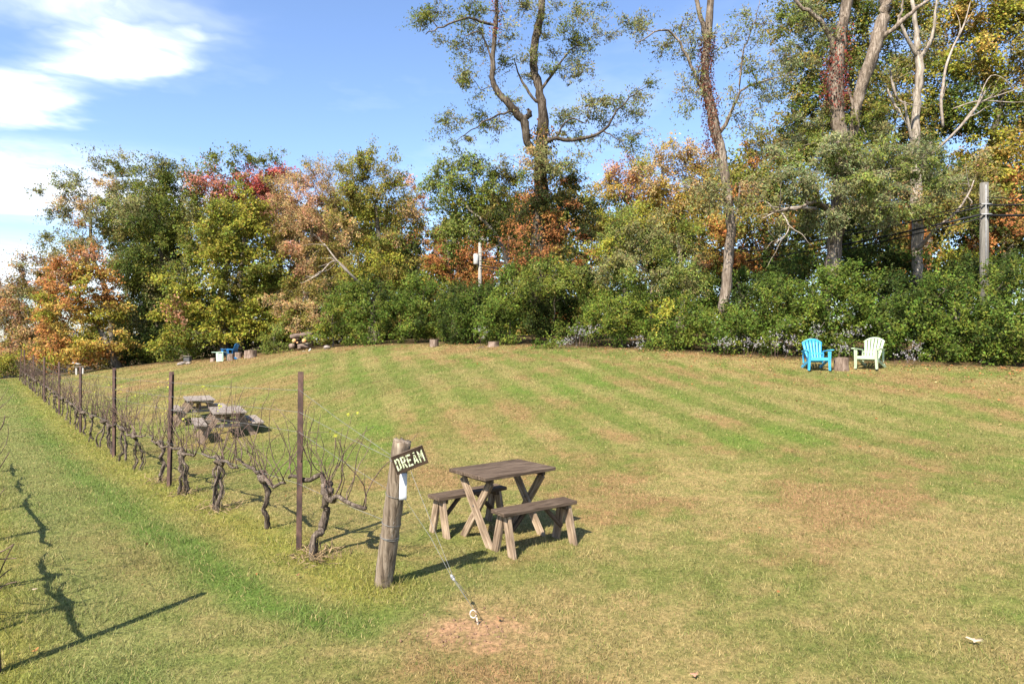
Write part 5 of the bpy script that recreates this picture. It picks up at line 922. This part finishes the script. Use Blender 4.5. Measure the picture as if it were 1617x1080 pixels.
# dead straw litter round the vine feet
# ------------------------------------------------------------------ plastic garden chairs
def adirondack(label, x, y, rz, mat, group=None, sc=1.0):
    """moulded fan-back chair; local -Y is the front"""
    t = thing('garden_chair', label, 'chair', on(x, y), rz, group); t.scale = (sc,) * 3
    yb0, zb0, yb1, zb1 = 0.06, 0.24, 0.36, 0.95       # back plane, foot and top
    def back(u, w): return Vector((u, yb0 + (yb1 - yb0) * w - 0.03 * (1 - (u / 0.3) ** 2), zb0 + (zb1 - zb0) * w))
    ns = 6
    for i in range(ns):
        f0 = (i / ns) * 2 - 1; f1 = ((i + 1) / ns) * 2 - 1; g = Geo(); rows = 7; gap = 0.019; V = []
        for r in range(rows):
            w = r / (rows - 1); hw = 0.215 + 0.085 * w
            for f, sg in ((f0, 1), (f1, -1)):
                top = 1 - 0.17 * abs(f) ** 2.2; p = back(f * hw + sg * gap / 2 * (0.6 + 0.8 * w), w * top * 0.985); V.append(p)
        nrm = Vector((0, -(zb1 - zb0), (yb1 - yb0))).normalized(); V2 = [p - nrm * 0.022 for p in V]; n_ = len(V); Q = []
        for r in range(rows - 1): a_ = r * 2; Q += [[a_, a_ + 1, a_ + 3, a_ + 2], [n_ + a_ + 1, n_ + a_, n_ + a_ + 2, n_ + a_ + 3], [a_ + 2, n_ + a_ + 2, n_ + a_, a_], [a_ + 1, n_ + a_ + 1, n_ + a_ + 3, a_ + 3]]
        Q += [[0, n_, n_ + 1, 1], [n_ - 2, n_ - 1, 2 * n_ - 1, 2 * n_ - 2]]; g.add([tuple(p) for p in V + V2], Q); link('back_slat', g.mesh('back_slat'), M[mat], t)
    a = np.linspace(-1, 1, 17); P = [back(f * 0.298, (1 - 0.17 * abs(f) ** 2.2) * 0.985) for f in a]; g = Geo(); V = []
    for p in P: V += [p + Vector((0, -0.006, 0.022)), p + Vector((0, -0.014, -0.032)), p + Vector((0, 0.02, -0.032)), p + Vector((0, 0.026, 0.02))]
    Q = [[i * 4 + j, i * 4 + (j + 1) % 4, i * 4 + 4 + (j + 1) % 4, i * 4 + 4 + j] for i in range(16) for j in range(4)] + [[0, 3, 2, 1], [64, 65, 66, 67]]; g.add([tuple(p) for p in V], Q); link('top_rail', g.mesh('top_rail', smooth=False), M[mat], t)
    beam('back_rail', (-0.27, 0.155, 0.5), (0.27, 0.155, 0.5), 0.03, 0.05, mat, t, bev=0.008, warp=0)
    for i in range(6):        # seat slats, the front one rolled down
        w = i / 5; y0 = -0.4 + 0.46 * w; z0 = 0.385 - 0.14 * w - (0.015 if i == 0 else 0); beam('seat_slat', (-0.245, y0, z0), (0.245, y0, z0), 0.078, 0.02, mat, t, up=(0, 0.3, 1), bev=0.006, warp=0)
    beam('apron', (-0.27, -0.436, 0.335), (0.27, -0.436, 0.335), 0.022, 0.085, mat, t, bev=0.006, warp=0)
    for s in (-1, 1):
        poly = [(-0.5, 0.05 * -1), (-0.515, 0.0), (-0.5, 0.05), (-0.3, 0.062), (0.0, 0.05), (0.2, 0.03), (0.2, -0.03), (0.0, -0.04), (-0.3, -0.062)]
        o = link('arm', prism_mesh('arm', [(p[1], p[0]) for p in poly], -0.014, 0.014), M[mat], t); o.location = (s * 0.325, 0, 0.585); o.rotation_euler = (math.radians(-4), 0, s * math.radians(3))
        leg = [(-0.5, 0.575), (-0.38, 0.575), (-0.355, 0.36), (-0.385, 0.0), (-0.46, 0.0), (-0.475, 0.3)]; m = prism_mesh('front_leg', leg, -0.02, 0.02); o = link('front_leg', m, M[mat], t)
        o.matrix_local = Matrix(((0, 0, 1, s * 0.3), (1, 0, 0, 0), (0, 1, 0, 0), (0, 0, 0, 1)))
        o2 = beam('leg_flange', (s * 0.272, -0.455, 0.56), (s * 0.3, -0.43, 0.005), 0.075, 0.02, mat, t, up=(0, -1, 0), bev=0.006, warp=0)
        beam('side_rail', (s * 0.268, -0.42, 0.335), (s * 0.268, 0.42, 0.05), 0.022, 0.095, mat, t, bev=0.006, warp=0)
        beam('rear_leg', (s * 0.268, 0.33, 0.13), (s * 0.285, 0.5, 0.0), 0.024, 0.06, mat, t, bev=0.006, warp=0)
        beam('arm_support', (s * 0.3, 0.17, 0.565), (s * 0.277, 0.2, 0.2), 0.05, 0.022, mat, t, up=(0, -1, 0), bev=0.005, warp=0)
    return t
c1 = at(1293, 588, 19.6); adirondack('sky blue plastic garden chair facing the lawn at the hedge', c1[0], 19.85, math.radians(-8), 'blue', 'garden chairs at the hedge', 0.97)
c2 = at(1384, 588, 19.4); adirondack('pale mint green plastic garden chair right of the stump at the hedge', c2[0], 19.7, math.radians(-46), 'mint', 'garden chairs at the hedge', 0.97)
c3 = at(364, 565, 37.2); adirondack('deep blue plastic garden chair seen from the side under the far maple', c3[0], 37.4, math.radians(-95), 'blue2', None, 0.95)

# ------------------------------------------------------------------ stumps, stones, the pale side table, the fire grate
def stump(label, px, D, dia, h, seed, name='tree_stump', group='cut tree stumps', flare=1.0, tilt=0.0, dx=0.0):
    rng = np.random.default_rng(seed); x = (px - CX) * D / F; t = thing(name, label, 'stump', on(x + dx, D), rng.random() * 6, group); n, k = 18, 6
    a = np.linspace(0, 2 * np.pi, n, endpoint=False); lob = 1 + 0.05 * np.sin(a * 3 + rng.random() * 6) + 0.04 * rng.normal(size=n); g = Geo(); V = []
    for i in range(k):
        f = i / (k - 1); r = dia / 2 * (1 + 0.1 * flare * (1 - f) ** 3) * lob * (1 + 0.025 * rng.normal(size=n)); V.append(np.column_stack([r * np.cos(a), r * np.sin(a), np.full(n, -0.06 + (h + 0.06) * f)]))
    V = np.vstack(V); i = np.arange(k - 1)[:, None] * n; j = np.arange(n)[None]; Q = np.stack([i + j, i + (j + 1) % n, i + n + (j + 1) % n, i + n + j], -1).reshape(-1, 4); g.add(V, Q); link('bark', g.mesh('bark'), M['stump'], t)
    top = V[-n:].copy(); g = Geo(); top[:, 2] += 0.004 * rng.normal(size=n); Vt = np.vstack([top, [[0, 0, h + 0.003]]]); g.add(Vt, None, [[q, (q + 1) % n, n] for q in range(n)]); link('cut_face', g.mesh('cut_face'), M['cut'], t)
    if tilt: t.rotation_euler = (tilt, 0, 0)
    return t
stump('stump table standing between the blue and mint green chairs', 1328.5, 19.65, 0.40, 0.38, 501)
stump('small stump standing alone at the far side of the lawn, middle', 685.5, 30.6, 0.41, 0.33, 502)
stump('half-sunken stump at the lawn edge left of the dark hollow', 779, 28.6, 0.46, 0.22, 503, flare=3)
stump('largest stump right of the far chairs under the maple', 398, 36.2, 0.48, 0.42, 504)
stump('stump half hidden behind the largest stump under the maple', 391.5, 36.9, 0.4, 0.4, 505)
stump('stump just right of the deep blue far chair', 377, 37.3, 0.40, 0.34, 506)
stump('stump in front of the deep blue far chair', 364.5, 36.6, 0.34, 0.36, 507)
stump('low stump left of the pale side table under the maple', 337, 37.6, 0.3, 0.2, 508, flare=2)

def boulder(label, px, D, r, seed, cat='stone', mat='stone', sq=0.7):
    rng = np.random.default_rng(seed); bm = bmesh.new(); bmesh.ops.create_icosphere(bm, subdivisions=2, radius=r); ph = rng.random(6) * 6
    for v_ in bm.verts:
        c = v_.co.normalized(); v_.co *= 1 + 0.14 * math.sin(3 * c.x + ph[0]) * math.cos(3 * c.y + ph[1]) + 0.1 * math.sin(5 * c.z + ph[2]); v_.co.z *= sq
    m = bpy.data.meshes.new('stone'); bm.to_mesh(m); bm.free(); o = link('stone', m, M[mat]); x = (px - CX) * D / F; o.location = on(x, D, r * sq * 0.55); return tag(o, label, cat, 'field stones under the far maple')
boulder('leftmost pale stone beside the fire grate under the far maple', 284, 38.2, 0.15, 521); boulder('pale stone between the leftmost stone and the fire grate', 288.5, 38.4, 0.16, 522); boulder('stone below the fire grate under the far maple', 297, 38.0, 0.13, 523, sq=.8)
gx = (294.5 - CX) * 38.6 / F; t = thing('fire_grate', 'grey iron fire grate standing on stones under the far maple', 'grate', on(gx, 38.6, 0.0))
for a_, b_ in (((-.15, 0, 0), (-.15, 0, .42)), ((.15, 0, 0), (.15, 0, .42)), ((-.15, .25, 0), (-.15, .25, .42)), ((.15, .25, 0), (.15, .25, .42))): beam('leg', a_, b_, 0.03, 0.03, 'iron', t, up=(0, 1, 0), bev=0.003, warp=0)
beam('back_panel', (-.16, .25, .26), (.16, .25, .26), 0.012, 0.26, 'iron', t, bev=0.002, warp=0); beam('front_panel', (-.16, 0, .25), (.16, 0, .25), 0.012, 0.2, 'iron', t, bev=0.002, warp=0); beam('tray', (-.19, .12, .44), (.19, .12, .44), 0.34, 0.02, 'stone', t, bev=0.004, warp=0)
gx = (349 - CX) * 37.0 / F; t = thing('side_table', 'pale aqua plastic side table left of the deep blue far chair', 'table', on(gx, 37.0), math.radians(-8))
beam('table_top', (-0.44, 0, .50), (0.27, 0, .51), 0.45, 0.035, 'mint2', t, bev=0.01, warp=0)
for x_, w_ in ((-0.1, 0.16), (0.22, 0.05)):
    for y_ in (-0.19, 0.19): beam('leg', (x_, y_, .485), (x_ + 0.02, y_, -0.02), 0.03, w_, 'mint2', t, up=(1, 0, 0), bev=0.006, warp=0)
beam('side_panel', (-0.17, -0.165, .25), (0.16, -0.165, .25), 0.02, 0.44, 'mint2', t, bev=0.004, warp=0); beam('foot_rail', (-0.1, -0.2, 0.03), (0.27, -0.2, 0.03), 0.03, 0.05, 'mint2', t, bev=0.005, warp=0)

# white garden stand at the far left
gx = (126 - CX) * 41 / F; t = thing('garden_stand', 'small white two-legged garden stand with plank tops beyond the vine row', 'stand', on(gx, 41))
for x_ in (-0.2, 0.2):
    beam('leg', (x_, 0, -0.05), (x_, 0, 0.42), 0.11, 0.1, 'white', t, up=(0, 1, 0), bev=0.02, warp=0.01)
beam('shelf', (-0.45, 0, 0.47), (0.45, 0, 0.5), 0.25, 0.03, 'wood_grey', t); beam('post', (-0.02, 0.05, 0.485), (-0.02, 0.05, 0.66), 0.04, 0.04, 'wood_grey', t, up=(0, 1, 0)); beam('roof_board', (-0.38, 0, 0.73), (0.0, 0, 0.62), 0.3, 0.03, 'white', t)

# ------------------------------------------------------------------ log pile, driftwood, twig
def log(label, a, b, r, seed, cut='fresh', group='logs of the log pile'):
    rng = np.random.default_rng(seed); a = np.array(a); b = np.array(b); t = thing('log', label, 'log', tuple(a), 0, group); P = rough_path(np.zeros(3), b - a, 7, r * 0.06, rng); tube_obj('bark', P, r * (1 + 0.05 * rng.normal(size=7)), 12, 'log', t, 0.05, True, rng)
    d = unit(a - b); tube_obj('cut_face', [d * 0.001, d * 0.012], r * 0.9, 12, cut, t); return t
def lp_(px, py, D): return at(px, py, D)
log('top log of the log pile, lying lengthwise', lp_(459, 532, 36.9), lp_(494, 527, 37.0), 0.13, 541, 'cut')
log('left end-on log of the pile with a round orange cut face', lp_(464.5, 538, 36.8), lp_(470, 538, 38.2), 0.12, 542)
log('right end-on log of the pile with a round orange cut face', lp_(480.3, 538, 36.7), lp_(488, 537, 38.2), 0.13, 543)
log('thin end-on log low in the middle of the pile', lp_(469.5, 541, 36.7), lp_(476, 541, 38), 0.055, 544)
log('dark log lying behind the right end-on log', lp_(484, 534.5, 37.3), lp_(494, 534, 37.4), 0.09, 545, 'cut')
log('reddish split log at the left foot of the pile', lp_(460.5, 546.5, 36.6), lp_(468, 546, 37.6), 0.15, 546, 'stump')
log('low red-brown log at the bottom right of the pile', lp_(470, 546, 36.8), lp_(488, 547, 37), 0.12, 547, 'stump')
log('dark log propping the pile from below', lp_(473, 550, 36.7), lp_(474, 545, 37), 0.11, 548, 'stump')
t = thing('driftwood_branch', 'gnarled grey driftwood branch lying in front of the log pile', 'branch', tuple(lp_(490, 559, 35.2)))
o0 = lp_(490, 559, 35.2)
def rel(*q): return [tuple(at(*p) - o0) for p in q]
tube_obj('limb', smooth_path(rel((478, 555, 35.4), (486, 557, 35.2), (493, 563, 35), (500, 555.5, 35), (511, 560, 35), (517, 558, 35)), 4), np.linspace(0.05, 0.075, 21), 8, 'wood_grey', t, 0.12)
tube_obj('root_end', smooth_path(rel((486, 566, 34.9), (490, 564, 35), (495, 565, 35)), 4), np.linspace(0.07, 0.09, 9), 8, 'stump', t, 0.15)
tube_obj('stub', rel((487, 557, 35.1), (489, 553, 35.1), (491, 550.5, 35.1)), [0.05, 0.05, 0.045], 7, 'white', t, 0.1)
bo = boulder('rounded grey boulder at the right end of the driftwood branch', 516.5, 35.0, 0.17, 549, sq=0.8); bo['group'] = 'stone by the driftwood'
t = thing('fallen_twig', 'small dark fallen twig left of the half-sunken stump', 'twig', tuple(at(763, 548, 28.2))); o0 = at(763, 548, 28.2)
tube_obj('stem', smooth_path(rel((753, 550, 28.2), (759, 548.5, 28.2), (763, 547, 28.2), (765, 544, 28.2)), 3), np.linspace(0.03, 0.012, 10), 6, 'bark', t); tube_obj('fork', rel((759, 548.5, 28.2), (768, 549, 28.1)), [0.02, 0.01], 5, 'bark', t)

# ------------------------------------------------------------------ utility poles and cables
PW = at(1554, 300, 24.0); b = on(PW[0], 24.0); t = thing('utility_pole', 'grey wooden utility pole rising from the hedge at the right', 'utility pole', b)
hp = PW[2] - b[2] + 0.25; tube_obj('shaft', [(0, 0, -0.3), (0, 0, hp * 0.5), (0.0, 0, hp)], [0.15, 0.142, 0.135], 14, 'pole', t, 0.01)
def z_at(py, D): return CZ - (py - CY) * D / F
tube_obj('bracket', [(-0.2, -0.16, z_at(324, 24) - b[2]), (0.16, -0.16, z_at(324, 24) - b[2])], 0.03, 6, 'insul', t); tube_obj('bracket', [(-0.2, -0.16, z_at(340, 24) - b[2]), (0.16, -0.16, z_at(340, 24) - b[2])], 0.035, 6, 'insul', t)
tube_obj('conduit', [(-0.05, -0.165, hp * 0.35), (-0.05, -0.165, hp - 0.1)], 0.018, 6, 'insul', t)
WP = at(758, 376, 46.0); b2 = on(WP[0], 46.0); t = thing('utility_pole', 'pale utility pole with crossarm and transformer showing through the trees', 'utility pole', b2); hw = WP[2] - b2[2]
tube_obj('shaft', [(0, 0, -0.3), (0, 0, hw * 0.5), (0, 0, hw + 0.1)], [0.14, 0.13, 0.115], 12, 'pole_w', t, 0.01)
beam('crossarm', (-0.85, -0.17, hw - 0.08), (0.65, -0.17, hw - 0.14), 0.1, 0.1, 'pole_w', t, bev=0.01)
tube_obj('transformer', [(-0.26, -0.12, hw - 1.85), (-0.26, -0.12, hw - 1.8), (-0.26, -0.12, hw - 1.15), (-0.26, -0.12, hw - 1.1)], [0.16, 0.19, 0.19, 0.12], 14, 'white', t)
for x_ in (-0.75, -0.4, 0.5): tube_obj('insulator', [(x_, -0.17, hw - 0.05), (x_, -0.17, hw + 0.06), (x_, -0.17, hw + 0.12)], [0.03, 0.05, 0.03], 8, 'insul', t)
def cable(label, p, q, sag, r, name='overhead_cable'):
    s_ = np.linspace(0, 1, 24); P = p + (q - p) * s_[:, None]; P[:, 2] -= sag * 4 * s_ * (1 - s_); return wire(label, P, r, 'overhead cables', name, 'cable', 'cable')
for i, (py, pe, sg, r, lab) in enumerate(((322, 405, 1.0, 0.022, 'uppermost black cable left of the wooden utility pole'), (327, 412, 1.05, 0.03, 'second black cable from the top left of the wooden utility pole'), (339, 420, 1.2, 0.04, 'thick black cable third from the top left of the wooden pole'), (345, 425, 1.3, 0.025, 'lowest black cable left of the wooden utility pole'))):
    cable(lab, at(1549, py, 23.82), at(758, pe, 45.8), sg, r)
for i, (py, pe, r, lab) in enumerate(((312, 308, 0.015, 'thin cable right of the wooden utility pole, uppermost'), (324, 312, 0.03, 'second cable right of the wooden utility pole'), (340, 330, 0.04, 'lowest thick cable right of the wooden utility pole'))):
    cable(lab, at(1559, py, 23.82), at(1800, pe - 8, 19.5), 0.12, r)

# ------------------------------------------------------------------ fallen leaves
def fallen(label, px, py, D, s, col, seed):
    rng = np.random.default_rng(seed); p = at(px, py, D); p = np.array(on(p[0], p[1], 0.045)); g = Geo(); n = 11; a = np.linspace(0, 2 * np.pi, n, endpoint=False); r = s * np.where(np.arange(n) % 2, 0.42, 1.0) * rng.uniform(0.75, 1.15, n)
    V = np.column_stack([r * np.cos(a), r * np.sin(a) * 0.75, 0.35 * r * np.abs(np.cos(a * 1.0 + 0.5)) - 0.01]); g.add(np.vstack([V, [[0, 0, 0]]]), None, [[i, (i + 1) % n, n] for i in range(n)], col); g2 = g
    t = thing('fallen_leaf', label, 'leaf', tuple(p), rng.random() * 6, 'fallen leaves on the lawn'); link('blade', g2.mesh('blade', color=True), M['leaf'], t); tube_obj('stalk', [(0, 0, 0), (-s * 0.8, -s * 0.3, 0.01), (-s * 1.3, -s * 0.3, -0.01)], 0.0015, 4, 'cane', t); return t
fallen('large pale fallen leaf on the grass at the lower right', 1540, 1027, 4.53, 0.055, (0.62, 0.5, 0.36), 601)
fallen('pinkish fallen leaf at the bottom edge', 1097, 1076, 4.12, 0.035, (0.5, 0.27, 0.18), 602)
fallen('small reddish fallen leaf on the dark grass strip left of the end post', 470, 917, 5.9, 0.03, (0.4, 0.2, 0.1), 603)
fallen('brown fallen leaf near the ground anchor', 788, 984, 4.96, 0.035, (0.34, 0.19, 0.1), 604)
fallen('pale fallen leaf near the bottom of the next vine row', 55, 932, 5.6, 0.03, (0.55, 0.42, 0.32), 605)
fallen('orange fallen leaf by the left post shadow', 55, 1033, 4.45, 0.035, (0.45, 0.22, 0.08), 606)

def litter(name, label, n, seed, pts, size, cols, cat, group=None):
    rng = np.random.default_rng(seed); x, y = pts(rng, n); p = np.column_stack([x, y, gz(x, y) + 0.035]); g = Geo()
    leaves(g, p, unit(rng.normal(size=(len(x), 3)) * np.array([1, 1, 0.3])), unit(rng.normal(size=(len(x), 3)) * 0.45 + np.array([0, 0, 1])), rng.uniform(*size, len(x)), 0.4, pick(cols, len(x), rng)); o = link(name, g.mesh(name, color=True), M['leaf']); tag(o, label, cat, group, 'stuff')
def _edge_pts(rng, n):
    i = rng.integers(4, len(EDGE_XY) - 1, n); f = rng.random(n); a_ = EDGE_XY[i]; b_ = EDGE_XY[i + 1]; d = unit(b_ - a_); nn = np.column_stack([d[:, 1], -d[:, 0]]); off = np.abs(rng.normal(size=n)) ** 1.6 * 1.3
    p = a_ + (b_ - a_) * f[:, None] + nn * off[:, None]; return p[:, 0], p[:, 1]
litter('leaf_litter', 'scattered dry brown leaves along the foot of the hedge', 4200, 640, _edge_pts, (0.04, 0.075), [(2, TAN), (4, BRN), (2, RST)], 'leaves')
litter('lawn_leaf_scatter', 'few small dry leaves scattered over the open lawn', 330, 641, lambda r, n: ((lambda yy: ((r.random(n) * 2 - 1) * 0.75 * yy, yy))(4.2 + 20 * r.random(n) ** 0.7)), (0.02, 0.045), [(3, BRN), (2, RST), (1, TAN)], 'leaves')
rng = np.random.default_rng(650); g = Geo()
for _ in range(170):
    q = rng.normal(size=2) * np.array([0.22, 0.15]) + np.array([-0.32, 4.8]); r = 0.004 + 0.012 * rng.random() ** 2; bmv = unit(rng.normal(size=(8, 3)))
    V = np.array([[1, 0, 0], [-1, 0, 0], [0, 1, 0], [0, -1, 0], [0, 0, 1], [0, 0, -1]]) * r * rng.uniform(0.7, 1.3, (6, 1)) + np.array([q[0], q[1], float(gz(q[0], q[1])) + 0.006 + r * .3])
    g.add(V, None, [[0, 2, 4], [2, 1, 4], [1, 3, 4], [3, 0, 4], [2, 0, 5], [1, 2, 5], [3, 1, 5], [0, 3, 5]], DIRT * rng.uniform(0.6, 1.05))
tag(link('soil_crumbs', g.mesh('soil_crumbs', color=True), M['grass']), 'loose crumbs of reddish soil round the ground anchor', 'soil', kind='stuff')

# straw mulch clinging round the feet of the near vines
def straw(label, x, y, n, rad, seed):
    rng = np.random.default_rng(seed); q = rng.normal(size=(n, 2)) * rad; A = np.column_stack([x + q[:, 0], y + q[:, 1], gz(x + q[:, 0], y + q[:, 1]) + 0.01 + 0.05 * rng.random(n)]); d = unit(rng.normal(size=(n, 3)) * np.array([1, 1, 0.6]) + np.array([0, 0, 0.2]))
    g = Geo(); leaves(g, A, d, unit(rng.normal(size=(n, 3)) + np.array([0, 0, 0.5])), rng.uniform(0.06, 0.14, n), 0.035, np.tile(np.array([0.42, 0.3, 0.17]), (n, 1)) * rng.uniform(0.6, 1.1, (n, 1))); o = link('straw', g.mesh('straw', color=True), M['grass']); tag(o, label, 'straw', 'straw at the vine feet', 'stuff')
for k in (0, 2, 3, 4):
    x, y = station(svals[k]); straw(f'dry straw round the foot of the {ORDV[k]} grapevine of the main row', x, y, 260 if k == 0 else 140, 0.13, 700 + k)
